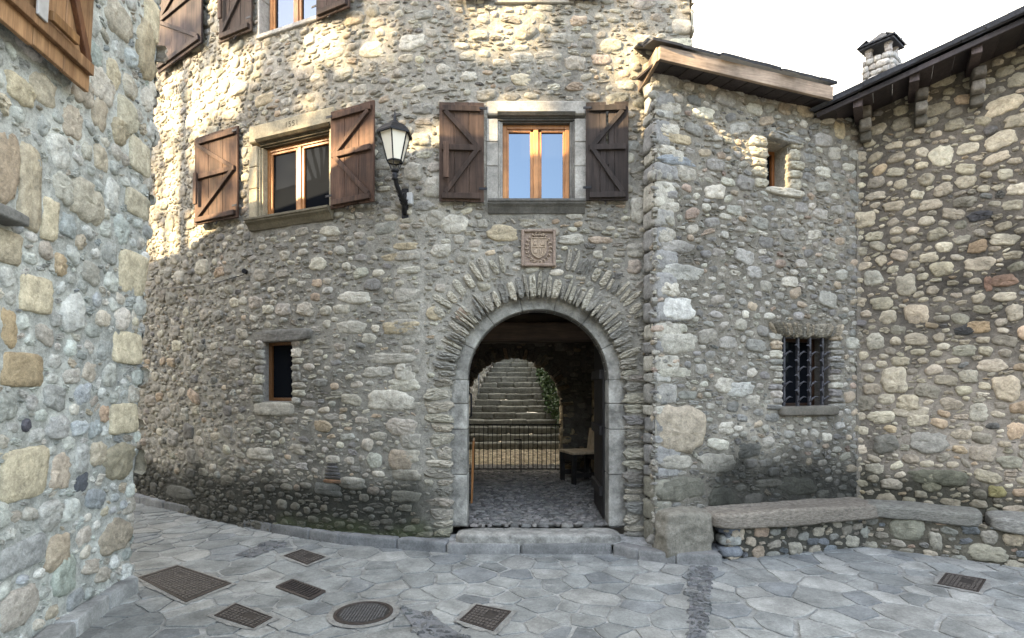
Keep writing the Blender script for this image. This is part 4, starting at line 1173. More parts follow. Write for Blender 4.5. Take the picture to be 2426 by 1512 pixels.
# corner stones of the annex
b = MB(); z = .12; k = 0; wd = WING.P(0, 0)
while z < 4.55:
    hh = rg.choice([.09, .12, .16, .2, .26]); hh = .42 if .55 < z < .7 else hh
    L = rg.uniform(.18, .34); t = Vector((.958, .285)); ctr = Vector((1.349, 5.30)) + t * (L / 2 - .006) + Vector((-.285, .958)) * (.12 - .016)
    rough(b, (ctr.x, ctr.y, z + hh / 2), (L, .24, hh), .010, 8, 8, 8, seed=k + 300, col=rg.choice([(.34, .33, .29), (.28, .27, .24), (.38, .36, .30), (.24, .235, .22)]) if z > .6 else (.2, .19, .15), rz=.289)
    z += hh + .012; k += 1
wpart(b.build("quoins", M['stone'], None), H_wing)
small_window(H_wing, WING, h2, .22, None, "small slit window with reddish timber, high under the eaves", mull=True, col=(.34, .31, .25), gm='dim_glass')
o = small_window(H_wing, WING, h3, .24, None, "barred window with iron thorns under a fan of slates", col=(.13, .12, .105), timber=(.06, .05, .045))
w3 = h3[1] - h3[0]; H3 = h3[3] - h3[2]
b = MB(); rough(b, (0, .02, -.03), (w3 + .10, .2, .10), .008, 6, 8, 9, seed=4, col=(.12, .11, .09)); b.build("sill", M['dressed'], o)
for k, fx in enumerate((.08, .36, .60, .86)):
    b = MB(); x = -w3 / 2 + w3 * fx; lean = -.02 if k == 0 else .008
    b.bar((x, .03, -.01), (x + lean * .0, .03, H3 + .01), .034, .024, ch=.004)
    zz = .06; sd = 1 if k % 2 else -1; rgx = random.Random(k)
    while zz < H3 - .1:
        for s2 in ((1, -1) if k else (1,)):
            z_ = zz + (0 if s2 > 0 else .07)
            if z_ > H3 - .08: continue
            b.tube([(x, .02, z_), (x + s2 * .02, .008, z_ + .035), (x + s2 * .045, -.004, z_ + .055), (x + s2 * .075, -.012, z_ + .048)], [.014, .014, .012, .003], 6, flat=.7)
        zz += .155
    b.build("bar", M['grille'], o)
b = MB(); b.bar((-w3 / 2, .045, H3 * .985), (w3 / 2, .045, H3 * .985), .012, .02); b.build("bar", M['grille'], o)

# packed corners
b = MB(); b.bar((3.73, 6.03, .1), (3.73, 6.03, 4.6), .10, .10, (.15, .135, .11)); wpart(b.build('corner_fill', M['mortar'], None), H_wing)
b = MB(); b.bar((1.40, 5.62, .1), (1.40, 5.62, 4.6), .14, .06, (.16, .15, .13)); wpart(b.build('corner_fill', M['mortar'], None), H_wing)
# annex roof: fascia, boarding and slates on an eave a little proud of the wall
def line_pt(u, v, Y): return Vector(((u - CX) / F * Y, Y, EYE - (v - HZ) / F * Y))
wn_ = Vector((.285, -.958, 0)); wt = Vector((.958, .285, 0))
e0 = Vector((1.349, 5.30, 0)) + wn_ * .24 - wt * .10; e1 = Vector((1.349, 5.30, 0)) + wn_ * .24 + wt * 1.86
e0.z = 4.62; e1.z = 4.545
b = MB(); b.bar(e0, e1, .035, .13, up=(0, 0, 1)); b.bar(e0 + Vector((.0, .02, 0)), e0 + Vector((-.05, .62, .0)), .035, .13)
wpart(b.build("fascia", M['fascia'], None), H_wing)
b = MB(); back = -wn_ * .42
for k in range(12):
    pa = e0.lerp(e1, k / 12 + .003); pb_ = e0.lerp(e1, (k + 1) / 12 - .003)
    V = [pa + Vector((0, 0, -.065)), pb_ + Vector((0, 0, -.065)), pb_ + back + Vector((0, 0, -.02)), pa + back + Vector((0, 0, -.02))]
    b.add(V + [v + Vector((0, 0, .02)) for v in V], [(0, 1, 2, 3), (7, 6, 5, 4), (0, 4, 5, 1), (1, 5, 6, 2), (2, 6, 7, 3), (3, 7, 4, 0)], (random.uniform(.7, 1.2),) * 3)
wpart(b.build("soffit", M['soffit'], None), H_wing)
def slate_course(b, p0, p1, inward, rise, n_rows, seed, over=.06, wmin=.18, wmax=.4, rowd=.26, thick=(.014, .03)):
    """p0-p1 is the eave; slabs of slate laid up the slope"""
    rg = random.Random(seed); L = (p1 - p0).length; t = (p1 - p0).normalized(); up_ = Vector((0, 0, 1))
    sl = (inward + up_ * rise).normalized(); nrm = t.cross(sl); 
    if nrm.z < 0: nrm = -nrm
    for r in range(n_rows):
        x = -rg.uniform(0, .1)
        while x < L:
            w = rg.uniform(wmin, wmax); th = rg.uniform(*thick); y0 = r * rowd - over + rg.uniform(-.025, .02); ln = rowd * 1.7
            o = p0 + t * x + sl * y0 + nrm * (.012 + .022 * (r % 2) + rg.uniform(0, .012) + .012 * r)
            c = rg.uniform(.7, 1.3)
            q = [o, o + t * w, o + t * (w + rg.uniform(-.02, .02)) + sl * ln, o + sl * ln]
            q[0] = q[0] + sl * rg.uniform(0, .03); q[1] = q[1] + sl * rg.uniform(0, .03)
            m1 = (q[0] + q[1]) / 2 - sl * rg.uniform(0, .02)
            q = [q[0], m1, q[1], q[2], q[3]]
            V = q + [v + nrm * th for v in q]
            b.add(V, [(0, 1, 2, 3, 4), (9, 8, 7, 6, 5), (0, 5, 6, 1), (1, 6, 7, 2), (2, 7, 8, 3), (3, 8, 9, 4), (4, 9, 5, 0)], (c, c, c))
            x += w + .004
b = MB()
slate_course(b, e0 + Vector((0, 0, .078)) - wt * .05, e1 + Vector((0, 0, .075)) + wt * .04, Vector((0, 1, 0)), .42, 6, 3)

wpart(b.build("roof", M['slate'], None), H_wing)
b = MB(); b.box(1.36, 1.45, 5.35, 9, 4.60, 4.66, (.2, .19, .17)); 
V = [(1.36, 5.4, 4.62), (3.9, 6.1, 4.62), (3.9, 9, 5.0), (1.36, 9, 5.0)]; b.add(V, [(0, 1, 2, 3)], (.2, .2, .2))
wpart(b.build("ceiling", M['mortar'], None), H_wing)

# ------------------------------------------------------------------ right-hand house
PR_ = Pack(RW, 0.0, 4.6, .1, 5.8, 71); PR_.top = lambda s: 4.56 + .249 * np.asarray(s)
for q in ((2085, 870, 2150, 932, (.40, .36, .28)), (2052, 972, 2118, 1005, (.50, .46, .36)), (2120, 935, 2180, 972, (.36, .32, .24)), (2065, 1030, 2130, 1075, (.16, .155, .135)), (2155, 1020, 2245, 1075, (.28, .27, .24)),
          (2115, 960, 2200, 990, (.38, .34, .27)), (2150, 1110, 2290, 1150, (.12, .12, .09)), (2140, 720, 2200, 770, (.40, .34, .26)), (2080, 735, 2125, 770, (.42, .38, .30)), (2380, 720, 2425, 760, (.38, .34, .27)),
          (2290, 570, 2340, 600, (.40, .30, .20)), (2345, 650, 2410, 680, (.28, .19, .14)), (2330, 655, 2350, 690, (.25, .16, .12)), (2290, 760, 2345, 790, (.40, .30, .19)), (2255, 770, 2310, 795, (.05, .05, .05)),
          (2290, 500, 2350, 525, (.06, .06, .065)), (2200, 345, 2260, 395, (.46, .43, .34)), (2350, 890, 2420, 950, (.42, .36, .27)), (2295, 955, 2340, 1000, (.38, .36, .30)), (2380, 1000, 2425, 1040, (.44, .34, .24)),
          (2360, 1080, 2425, 1110, (.26, .25, .2)), (2180, 1120, 2230, 1165, (.24, .23, .17)), (2340, 1150, 2380, 1180, (.28, .25, .12)), (2330, 230, 2425, 270, (.46, .40, .30)), (2200, 620, 2260, 655, (.42, .38, .28)), (2120, 650, 2170, 700, (.38, .35, .28)),
          (2145, 980, 2200, 1010, (.40, .36, .28)), (2050, 790, 2095, 830, (.38, .36, .30)), (2045, 640, 2090, 680, (.36, .35, .30))):
    PR_.px_put(*q[:4], q[4], 'big', None, rg.uniform(.0, .18), e=2.6)
CORB = [(2050, 300), (2180, 262), (2312, 215)]
for n, wr, ar, kd, rt in ((900, (.15, .26), (1.2, 2.0), 'big', .2), (22000, (.10, .18), (1.05, 1.9), 'cob', .3), (9000, (.07, .15), (1.1, 2.4), 'ang', .25), (16000, (.05, .10), (1.1, 2), 'cob', .3), (14000, (.04, .11), (1.5, 4), 'sliv', .3)):
    PR_.fill(n, wr, ar, kd, rt, gap=.004)
palR = ([(.37, .33, .255), (.325, .29, .225), (.43, .39, .31), (.255, .235, .19), (.375, .295, .205), (.14, .135, .13)], [5, 4, 3, 3, .8, .8])
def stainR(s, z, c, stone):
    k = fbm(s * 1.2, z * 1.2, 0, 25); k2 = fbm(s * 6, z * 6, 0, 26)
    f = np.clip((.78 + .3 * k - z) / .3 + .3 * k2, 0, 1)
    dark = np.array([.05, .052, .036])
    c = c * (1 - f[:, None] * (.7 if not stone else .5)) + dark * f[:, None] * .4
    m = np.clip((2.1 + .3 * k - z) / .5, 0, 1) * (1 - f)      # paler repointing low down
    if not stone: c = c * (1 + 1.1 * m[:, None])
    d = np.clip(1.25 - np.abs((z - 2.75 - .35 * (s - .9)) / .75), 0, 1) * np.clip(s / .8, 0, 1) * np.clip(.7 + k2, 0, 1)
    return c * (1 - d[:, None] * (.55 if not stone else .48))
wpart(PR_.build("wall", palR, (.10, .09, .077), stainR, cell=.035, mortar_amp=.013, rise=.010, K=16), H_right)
rt_ = Vector((.832, -.555, 0)); rn = Vector((-.555, -.832, 0))
OV = .52
r0 = line_pt(1936, 268, 5.80); dirE = rt_
def eave_at(k, out=OV):   # k metres along the wall from the inner corner
    return Vector((3.70, 6.0, 0)) + rt_ * k + rn * out + Vector((0, 0, 4.485 + .249 * k))
ea, eb = eave_at(-.34), eave_at(4.4)
b = MB(); b.bar(ea, eb, .03, .05, (.9,) * 3); wpart(b.build("fascia", M['soffit'], None), H_right)
b = MB()
for k in range(30):
    ka, kb = -.33 + k * .16, -.33 + (k + 1) * .16 - .004
    V = [eave_at(ka, OV), eave_at(kb, OV), eave_at(kb, -.14), eave_at(ka, -.14)]
    V = [v + Vector((0, 0, .0 if i < 2 else .01)) for i, v in enumerate(V)]
    b.add(V + [v + Vector((0, 0, .02)) for v in V], [(0, 1, 2, 3), (7, 6, 5, 4), (0, 4, 5, 1), (1, 5, 6, 2), (2, 6, 7, 3), (3, 7, 4, 0)], (random.uniform(.6, 1.2),) * 3)
wpart(b.build("soffit", M['soffit'], None), H_right)
for k in range(8):
    kk = .02 + k * .46; b = MB()
    b.bar(eave_at(kk, OV - .03) + Vector((0, 0, -.045)), eave_at(kk, -.02) + Vector((0, 0, -.04)), .08, .08, (1.6, 1.5, 1.4)); wpart(b.build("rafter", M['soffit'], None), H_right)
for i, (u, v) in enumerate(CORB):
    s, z = RW.px(u, v + 20); p = RW.P(s, z, 0); nx, ny = rn.x, rn.y; b = MB()
    for j, (ln, hh, dz, cc) in enumerate(((.30, .09, .16, (.13, .115, .095)), (.23, .10, .06, (.22, .20, .17)), (.13, .10, -.04, (.12, .11, .09)))):
        c = Vector(p) + rn * (ln / 2 - .04) + Vector((0, 0, dz)); rough(b, tuple(c), (.105, ln, hh), .007, 8, 8, 7, seed=i * 5 + j, col=cc, rz=math.atan2(rn.x, -rn.y))
    wpart(b.build("corbel", M['stone'], None), H_right)
RF = MB(); slate_course(RF, ea + Vector((0, 0, .055)), eb + Vector((0, 0, .055)), -rn, .40, 14, 12, over=.07, wmin=.25, wmax=.6, rowd=.3, thick=(.018, .034))
slate_course(RF, ea + Vector((0, 0, .035)), eb + Vector((0, 0, .035)), -rn, .36, 1, 13, over=.035, wmin=.2, wmax=.5)
RF.add([tuple(v) for v in (ea + Vector((0, 0, .03)), eb + Vector((0, 0, .03)), eb - rn * 4 + Vector((0, 0, 1.5)), ea - rn * 4 + Vector((0, 0, 1.5)))], [(0, 1, 2, 3)], (.6, .6, .6))
roofR = wpart(RF.build("roof", M['slate'], None), H_right)
# chimney: rubble shaft set cornerwise, four piers, slate cap
cc0 = line_pt(2088, 200, 8.2); cx, cy = cc0.x, cc0.y
b = MB(); rgc = random.Random(8); zb_ = 5.2; ztop = EYE + (HZ - 146) / F * 8.2
ca = R(38); fr_ = lambda P: np.stack([cx + P[:, 0] * math.cos(ca) - P[:, 1] * math.sin(ca), cy + P[:, 0] * math.sin(ca) + P[:, 1] * math.cos(ca), P[:, 2]], 1)
z = zb_; k = 0; hw = .165
while z < ztop:
    hh = rgc.uniform(.055, .10)
    for sx, sy in ((1, 0), (-1, 0), (0, 1), (0, -1)):
        a = -hw
        while a < hw - .02:
            L = rgc.uniform(.09, .2); L = min(L, hw - a + .02)
            c = (a + L / 2, sy * hw, z + hh / 2) if sy else (sx * hw, a + L / 2, z + hh / 2)
            sz = (L, .09, hh) if sy else (.09, L, hh)
            rough(b, c, sz, .012, 12, 4, 4, seed=k, col=rgc.choice([(.42, .40, .36), (.36, .33, .29), (.50, .47, .42)]), frame=fr_); a += L; k += 1
    z += hh
ch = b.build("chimney", M['stone'], roofR)
b = MB(); b.box(-hw, hw, -hw, hw, zb_ - .6, ztop - .01, (.30, .28, .25)); b.v = [tuple(p) for p in fr_(np.array(b.v))]; b.build("chimney", M['mortar'], roofR).name = "chimney_core"
b = MB()
for sx in (-1, 1):
    for sy in (-1, 1):
        b = MB()
        for j in range(4): rough(b, (sx * (hw - .05), sy * (hw - .04), ztop + .02 + j * .048), (.09, .09, .06), .01, 12, 4, 4, seed=k + j, col=(.42, .38, .34), frame=fr_)
        b.build("chimney_pier", M['stone'], roofR)
b = MB(); zc = ztop + .17; q = .22
V = [(-q, -q, zc), (q, -q, zc), (q, q, zc), (-q, q, zc), (0, 0, zc + .22)]; V += [(x, y, z + .03) for x, y, z in V[:4]] + [(0, 0, zc + .26)]
b.add([tuple(p) for p in fr_(np.array(V))], [(0, 1, 2, 3), (5, 6, 9), (6, 7, 9), (7, 8, 9), (8, 5, 9), (0, 5, 6, 1), (1, 6, 7, 2), (2, 7, 8, 3), (3, 8, 5, 0)])
for j in range(4):
    a = j * math.pi / 2
    for m in range(5):
        t = -q + .088 * m; P = np.array([[t, -q - .02, zc + .03], [t + .095, -q - .03, zc + .03], [t + .09, -q + .1, zc + .10], [t, -q + .1, zc + .10]]); P = np.concatenate([P, P + [0, 0, .02]])
        P = np.stack([P[:, 0] * math.cos(a) - P[:, 1] * math.sin(a), P[:, 0] * math.sin(a) + P[:, 1] * math.cos(a), P[:, 2]], 1)
        b.add([tuple(p) for p in fr_(P)], [(3, 2, 1, 0), (4, 5, 6, 7), (0, 1, 5, 4), (1, 2, 6, 5), (2, 3, 7, 6), (3, 0, 4, 7)])
b.build("chimney_cap", M['slate'], roofR)

# ------------------------------------------------------------------ near house on the left
LTOP = 4.85
PLW = Pack(LW, 1.2, LW.L, .0, LTOP, 81)
y1_, y2_, y3_ = (.52, .475, .36), (.45, .425, .34), (.38, .345, .27)
LB = (.33, .345, .35)
for q in ((0, 835, 95, 918, (.33, .27, .18)), (0, 1060, 108, 1185, y1_), (42, 652, 120, 742, y1_), (-20, 545, 45, 625, y3_), (262, 785, 336, 862, y1_), (258, 955, 323, 1028, y1_), (278, 597, 343, 700, y1_),
          (303, 330, 354, 412, y2_), (294, 455, 352, 515, y2_), (95, 470, 131, 570, y1_), (38, 342, 95, 545, y3_), (165, 430, 236, 530, (.40, .38, .32)), (-20, 300, 45, 480, (.36, .30, .23)), (-10, 1280, 102, 1355, LB),
          (338, 0, 378, 95, y1_), (318, 50, 368, 185, (.34, .30, .22)), (0, 730, 35, 822, (.36, .29, .19)), (126, 603, 156, 655, (.44, .36, .25)), (240, 1050, 310, 1140, (.27, .25, .19)), (232, 1230, 300, 1310, (.30, .27, .22)),
          (115, 1075, 165, 1160, (.42, .37, .31)), (210, 1045, 248, 1105, (.46, .42, .34)), (170, 1055, 205, 1125, (.37, .385, .38)), (232, 960, 254, 1000, (.42, .32, .24)), (105, 1265, 160, 1350, (.38, .33, .26)), (0, 1390, 85, 1490, (.36, .34, .31)),
          (120, 1320, 180, 1410, (.30, .34, .31)), (60, 940, 0, 1000, None), (100, 1480, 150, 1590, (.34, .36, .33)), (110, 985, 160, 1040, (.37, .38, .38)), (175, 1120, 205, 1165, (.10, .11, .13)), (48, 990, 70, 1025, (.09, .09, .11)),
          (145, 250, 190, 330, (.42, .38, .32)), (10, 180, 78, 245, (.44, .40, .30)), (62, 175, 130, 250, (.40, .37, .30)), (210, 165, 265, 245, (.44, .42, .38)), (195, 95, 240, 155, (.32, .37, .36)), (218, 230, 250, 310, (.42, .38, .31)),
          (272, 230, 315, 320, (.42, .40, .32)), (170, 180, 215, 250, (.40, .37, .32)), (245, 140, 285, 210, (.46, .42, .32)), (245, 0, 305, 90, (.36, .34, .29)), (262, 280, 300, 345, (.40, .36, .27)), (265, 510, 300, 585, (.38, .42, .41)), (120, 410, 165, 480, (.40, .40, .36))):
    if q[4] is None: continue
    yel = q[4] in (y1_, y2_, y3_)
    PLW.px_put(*q[:4], q[4], 'block' if yel or q[2] - q[0] > 90 else 'big', .012 if yel else None, 0 if yel else rg.uniform(-.1, .1), e=8 if yel else None)
for n, wr, ar, kd, rt in ((2500, (.16, .28), (.75, 1.6), 'big', .25), (20000, (.09, .19), (.7, 1.6), 'cob', .4), (20000, (.07, .17), (.8, 2.2), 'ang', .5), (9000, (.035, .08), (1, 3), 'ang', .6)):
    PLW.fill(n, wr, ar, kd, rt, gap=.005)
palL_ = ([(.43, .45, .435), (.38, .405, .395), (.46, .45, .41), (.33, .36, .38), (.46, .42, .34), (.39, .365, .32), (.52, .53, .51)], [6, 5, 3, 1.5, 1.2, 1.5, 2.5])
wpart(PLW.build("wall", palL_, (.37, .39, .38), None, cell=.022, mortar_amp=.013, rise=.016, K=18, blotch=.15), H_left)
# the wall round the corner, on the lane
LS = Surf([(-3.05, 4.45), (-12.5, 5.0)], lean=0)
class _L(Surf): pass
LS.P0 = LS.P
def _P(s, z, d=0.0):
    r = Surf.P(LS, s, z, d); r[..., 0] += .053 * np.asarray(z, float) * np.clip(1 - np.asarray(s, float) / 3, 0, 1); return r
LS.P = _P
LSX = [-12.5, -10.8, -7.9, -5.55, -3.55, -3.05]; LSH = [6.6, 6.2, 5.45, 4.95, 4.82, 4.86]  # unseen wall top, shaped to set the sunlit edge on the facade
pk = Pack(LS, 0, 9.45, .0, 6.5, 82); pk.top = lambda s: np.interp(-3.05 - np.asarray(s), LSX, LSH)
pk.fill(2500, (.16, .34), (1.2, 2.0), 'big', .15); pk.fill(9000, (.08, .18), (1.1, 2.2), 'cob', .2)
wpart(pk.build("side_wall", palL_, (.24, .24, .22), None, cell=.10), H_left)
# corner blocks wrap the edge
b = MB(); z = .02; k = 0
yq = [(597, 700), (785, 862), (955, 1028), (330, 412), (455, 515), (0, 95)]
rngs = []
for va, vb_ in yq:
    Yc = 4.40; rngs.append((EYE - (vb_ - HZ) / F * Yc, EYE - (va - HZ) / F * Yc))
rngs.sort(); cur = 0.0; blocks = []
for (za, zb2) in rngs:
    while cur < za - .03:
        hh = min(rg.uniform(.12, .3), za - cur); blocks.append((cur, hh, rg.choice([(.34, .33, .29), (.30, .29, .26), (.38, .36, .31)]), .022)); cur += hh
    blocks.append((za, zb2 - za, y1_, .008)); cur = zb2
while cur < LTOP: blocks.append((cur, .25, (.36, .34, .28), .015)); cur += .25
for (z0, hh, c, am) in blocks:
    k += 1; L = rg.uniform(.16, .24); X = -3.05 + .053 * (z0 + hh / 2)
    rough(b, (X - .12 + .010, 4.45 - L / 2 + .02, z0 + hh / 2), (.24, L, hh - .006), am, 6, 9, 8, seed=k + 500, col=c, rz=.14)
wpart(b.build("quoins", M['stone'], None), H_left)
# unseen gable and shallow roof, outline shaped to cut the sun on the facade
b = MB()
gy = [4.45, 4.1, 3.5, 2.85, 2.45, -1.6]; gz = [4.86, 5.15, 5.75, 6.6, 6.35, 6.6]
lx = lambda y: -3.05 + .1429 * (4.45 - y) + .26
V = [(lx(y), y, 4.84) for y in gy] + [(lx(y), y, z) for y, z in zip(gy, gz)]
b.add(V, [(i, i + 1, 7 + i, 6 + i) for i in range(5)], (.33, .33, .30)); wpart(b.build("gable", M['mortar'], None), H_left)
b = MB()
V = [(lx(y) , y, z) for y, z in zip(gy, gz)] + [(-8.0, y, z + .0) for y, z in zip((4.7, 4.5, 4.0, 3.2, 1.8, -1.6), (5.45, 5.5, 5.7, 6.0, 6.2, 6.2))] + [(-12.5, y, z) for y, z in zip((5.0, 4.8, 4.5, 3.9, 1.8, -1.6), (6.6, 6.6, 6.6, 6.6, 6.8, 6.8))]
Fs = [(i, i + 1, 7 + i, 6 + i) for i in range(5)] + [(6 + i, 7 + i, 13 + i, 12 + i) for i in range(5)]
b.add(V, Fs); b.add([(x, y, z + .05) for x, y, z in V], Fs)
roofL = wpart(b.build("roof", M['slate'], None), H_left)
# its pine shutter and the window behind
def left_local():
    s0, z0 = LW.px(0, 85); s1, z1 = LW.px(166, 215)
    return s0, s1, (z0 + z1) / 2
s0, s1, zb1 = left_local()
sA, sB = s0 - .42, s1
p, rz = LW.frame(sA); wS = sB - sA; hS = 1.25
b = MB(); nb = 4
for k in range(nb):
    t = rg.uniform(.8, 1.2); b.box(wS / nb * k + .003, wS / nb * (k + 1) - .003, -.014, .014, rg.uniform(-.01, .006), hS, (t, t * .96, t * .9))
LX = .053 * zb1
o = b.build("shutter", M['tan_wood'], H_left); nv_ = Vector((math.sin(rz), -math.cos(rz), 0)); pos = Vector(p) + nv_ * .075; pos.x += LX + .02; pos.z = zb1
o.location = pos - Vector(H_left.location); o.rotation_euler = (R(3), 0, rz)
b = MB()
for zz in (.13, .62, 1.12): b.box(.02, wS - .02, -.048, -.0145, zz - .035, zz + .035, (.85, .8, .75))
b.bar((.05, -.03, .17), (wS - .06, -.03, .59), .045, .03, (.55, .45, .4), up=(0, 1, 0)); b.bar((wS - .06, -.03, .16), (wS * .45, -.03, 1.08), .05, .032, (.42, .3, .25), up=(0, 1, 0))
b.box(wS * .55, wS * .78, -.075, -.049, .17, .225, (.9, .8, .6))
b.build("brace", M['tan_wood'], o)
b = MB(); b.box(wS * .45, wS * .53, -.062, -.0485, .14, .34, (1, 1, 1)); b.build("bolt_plate", M['grey_plastic'], o)
# slate ledge of a lower window at the picture's edge
s_, z_ = LW.px(46, 545); p, rz = LW.frame(s_)
b = MB(); rough(b, (-.42, -.02, 0), (.7, .22, .07), .008, 6, 8, 9, seed=3, col=(.15, .15, .14)); o = b.build("ledge", M['dressed'], H_left)
o.location = Vector((p[0] + .053 * z_, p[1], z_ + .02)) - Vector(H_left.location); o.rotation_euler = (0, 0, rz); 

# ------------------------------------------------------------------ benches and the corner block
def slab_line(b, pts_a, pts_b): pass
BN = empty("stone_bench", (2.75, 5.35, 0), 0, "long rough stone seat slab on a cobble base under the barred window", "stone bench")
b = MB(); rough(b, (2.77, 5.545, .375), (1.98, .46, .145), .022, 2.2, 7, 18, seed=12, col=(.21, .185, .15), rz=.262, ridges=.8)
wpart(b.build("seat", M['schist'], None), BN)
SB = Surf([(2.0, 5.22), (3.76, 5.70)])
pk = Pack(SB, 0, SB.L, -.02, .34, 91); pk.fill(600, (.12, .2), (1.2, 2.0), 'big', .15); pk.fill(1500, (.05, .11), (1.1, 2.5), 'ang', .3)
palB = ([(.26, .24, .20), (.20, .20, .18), (.34, .30, .24), (.13, .14, .15), (.36, .28, .22)], [4, 4, 2, 2, 1])
wpart(pk.build("base", palB, (.075, .072, .06), None, cell=.03, mortar_amp=.015), BN)
b = MB(); b.box(1.99, 2.03, 5.23, 5.45, 0, .33, (.1, .095, .08)); 
for k in range(3): rough(b, (2.05, 5.30 + k * .01, .07 + k * .105), (.22, .2, .1), .012, 8, 4, 6, seed=k + 20, col=((.16, .17, .18), (.28, .28, .25), (.12, .13, .15))[k])
wpart(b.build("end_stones", M['stone'], None), BN)
BN2 = empty("stone_bench", (4.4, 5.1, 0), 0, "grey stone bench of two slabs running out of the picture along the brown cobble wall", "stone bench")
b = MB(); rough(b, (4.02, 5.54, .38), (.95, .42, .14), .016, 2, 7, 12, seed=14, col=(.18, .175, .15), rz=-.588, ridges=.4); wpart(b.build("seat", M['schist'], None), BN2)
b = MB(); rough(b, (5.25, 4.70, .37), (1.95, .46, .15), .02, 1.8, 7, 16, seed=16, col=(.23, .225, .20), rz=-.588, ridges=.45); wpart(b.build("seat", M['schist'], None), BN2)
SB2 = Surf([(3.58, 5.65), (4.56, 4.98), (6.3, 3.82)])
pk = Pack(SB2, 0, SB2.L, -.02, .34, 92)
for q in ((2105, 1225, 2195, 1280, (.2, .2, .16)), (2285, 1290, 2385, 1330, (.26, .25, .2)), (2200, 1260, 2230, 1305, (.27, .26, .22)), (2375, 1262, 2425, 1295, (.34, .3, .23)), (2320, 1255, 2365, 1290, (.24, .23, .2))): pk.px_put(*q[:4], q[4], 'big', None, .1, e=2.8)
pk.fill(900, (.12, .22), (1.2, 2.2), 'big', .2); pk.fill(2500, (.05, .11), (1.1, 2.5), 'ang', .3)
wpart(pk.build("base", palB, (.08, .075, .06), None, cell=.03, mortar_amp=.015), BN2)
b = MB()
rough(b, (1.60, 5.31, .23), (.48, .40, .46), .034, 4.5, 9, 20, seed=23, col=(.20, .185, .15), rz=.2, ridges=.6)
tag(b.build("stone_block", M['stone'], None), "squat weathered corner block at the left end of the seat slab, beside the gateway kerb", "stone block")

# ------------------------------------------------------------------ ground, paving, kerbs
b = MB(); V = []; Fs = []
gx = [-600, -120, -40, -12, 12, 40, 120, 600]; gy = [-600, -150, -40, -8, 17, 40, 150, 700]
for y in gy:
    for x in gx: V.append((x, y, -.02))
for j in range(7):
    for i in range(7): Fs.append((j * 8 + i, j * 8 + i + 1, j * 8 + i + 9, j * 8 + i + 8))
b.add(V, Fs, (.16, .16, .15)); tag(b.build("ground", M['mortar'], None), kind="structure")
def fac_line(): return [(p[0], p[1]) for p in FAC.P(np.linspace(0, FAC.L, 60), 0, -.1)]
def poly_area(P): return .5 * sum(P[i][0] * P[(i + 1) % len(P)][1] - P[(i + 1) % len(P)][0] * P[i][1] for i in range(len(P)))
def clip_half(P, nx, ny, c):
    out = []
    for i in range(len(P)):
        a, b_ = P[i], P[(i + 1) % len(P)]; da, db = a[0] * nx + a[1] * ny - c, b_[0] * nx + b_[1] * ny - c
        if da <= 0: out.append(a)
        if (da < 0) != (db < 0) and abs(da - db) > 1e-12:
            t = da / (da - db); out.append((a[0] + (b_[0] - a[0]) * t, a[1] + (b_[1] - a[1]) * t))
    return out
def paving():
    rr = np.random.default_rng(17); S = []
    def dens(x, y): return .25
    tries = rr.uniform([-9, 1.6], [8.5, 10], (9000, 2))
    rad = .085 + .19 * rr.random(9000) ** 1.6
    for (x, y), r_ in zip(tries, rad):
        if y > 6.2 + max(0, -x - 2) * .9: continue
        ok = True
        for (a, c, r2) in S[-2600:]:
            if (x - a) ** 2 + ((y - c)) ** 2 < (max(r_, r2)) ** 2: ok = False; break
        if ok: S.append((x, y, r_))
    P = np.array([(a, c) for a, c, _ in S]); b = MB()
    for i, (x, y) in enumerate(P):
        d = np.hypot(*(P - P[i]).T); nb = np.argsort(d)[1:22]
        poly = [(x - .6, y - .6), (x + .6, y - .6), (x + .6, y + .6), (x - .6, y + .6)]
        w_ = rr.uniform(.003, .012) + (.016 if rr.random() < .2 else 0)
        for j in nb:
            q = P[j]; nx, ny = q[0] - x, q[1] - y; L = math.hypot(nx, ny); nx /= L; ny /= L
            m = (x + q[0]) / 2 * nx + (y + q[1]) / 2 * ny + (S[i][2] ** 2 - S[j][2] ** 2) * .22 / L
            poly = clip_half(poly, nx, ny, m - w_)
            if len(poly) < 3: break
        if len(poly) < 3 or abs(poly_area(poly)) < .004: continue
        # roughen the edge
        out = []
        for k in range(len(poly)):
            a, c = poly[k], poly[(k + 1) % len(poly)]; L = math.hypot(c[0] - a[0], c[1] - a[1]); n = max(1, int(L / .05))
            for t in range(n):
                f = t / n; px_, py_ = a[0] + (c[0] - a[0]) * f, a[1] + (c[1] - a[1]) * f
                g = .011
                px_ += g * float(vn(px_ * 14, py_ * 14, 0, 3)); py_ += g * float(vn(px_ * 14 + 50, py_ * 14, 0, 4))
                # round corners towards the middle
                if t == 0: px_ += (x - px_) * .03; py_ += (y - py_) * .03
                out.append((px_, py_))
        n = len(out); h = rr.uniform(.003, .0075); tx, ty = rr.normal(0, .006, 2)
        t = rr.uniform(.85, 1.15); base = np.array([(.212, .218, .206), (.190, .198, .190), (.238, .240, .224), (.165, .174, .174)][rr.choice(4, p=[.4, .28, .2, .12])]) * t
        V = [(a, c, -.012) for a, c in out] + [(a, c, h * .6 + tx * (a - x) + ty * (c - y)) for a, c in out] + [(x + (a - x) * .95, y + (c - y) * .95, h + tx * (a - x) + ty * (c - y)) for a, c in out]
        Fs = [tuple(range(2 * n, 3 * n))]
        for k in range(n):
            m = (k + 1) % n; Fs += [(k, m, n + m, n + k), (n + k, n + m, 2 * n + m, 2 * n + k)]
        b.add(V, Fs, tuple(base))
    return b
import time as _t
pv = paving(); tag(pv.build("paving", M['paver'], None), kind="structure")
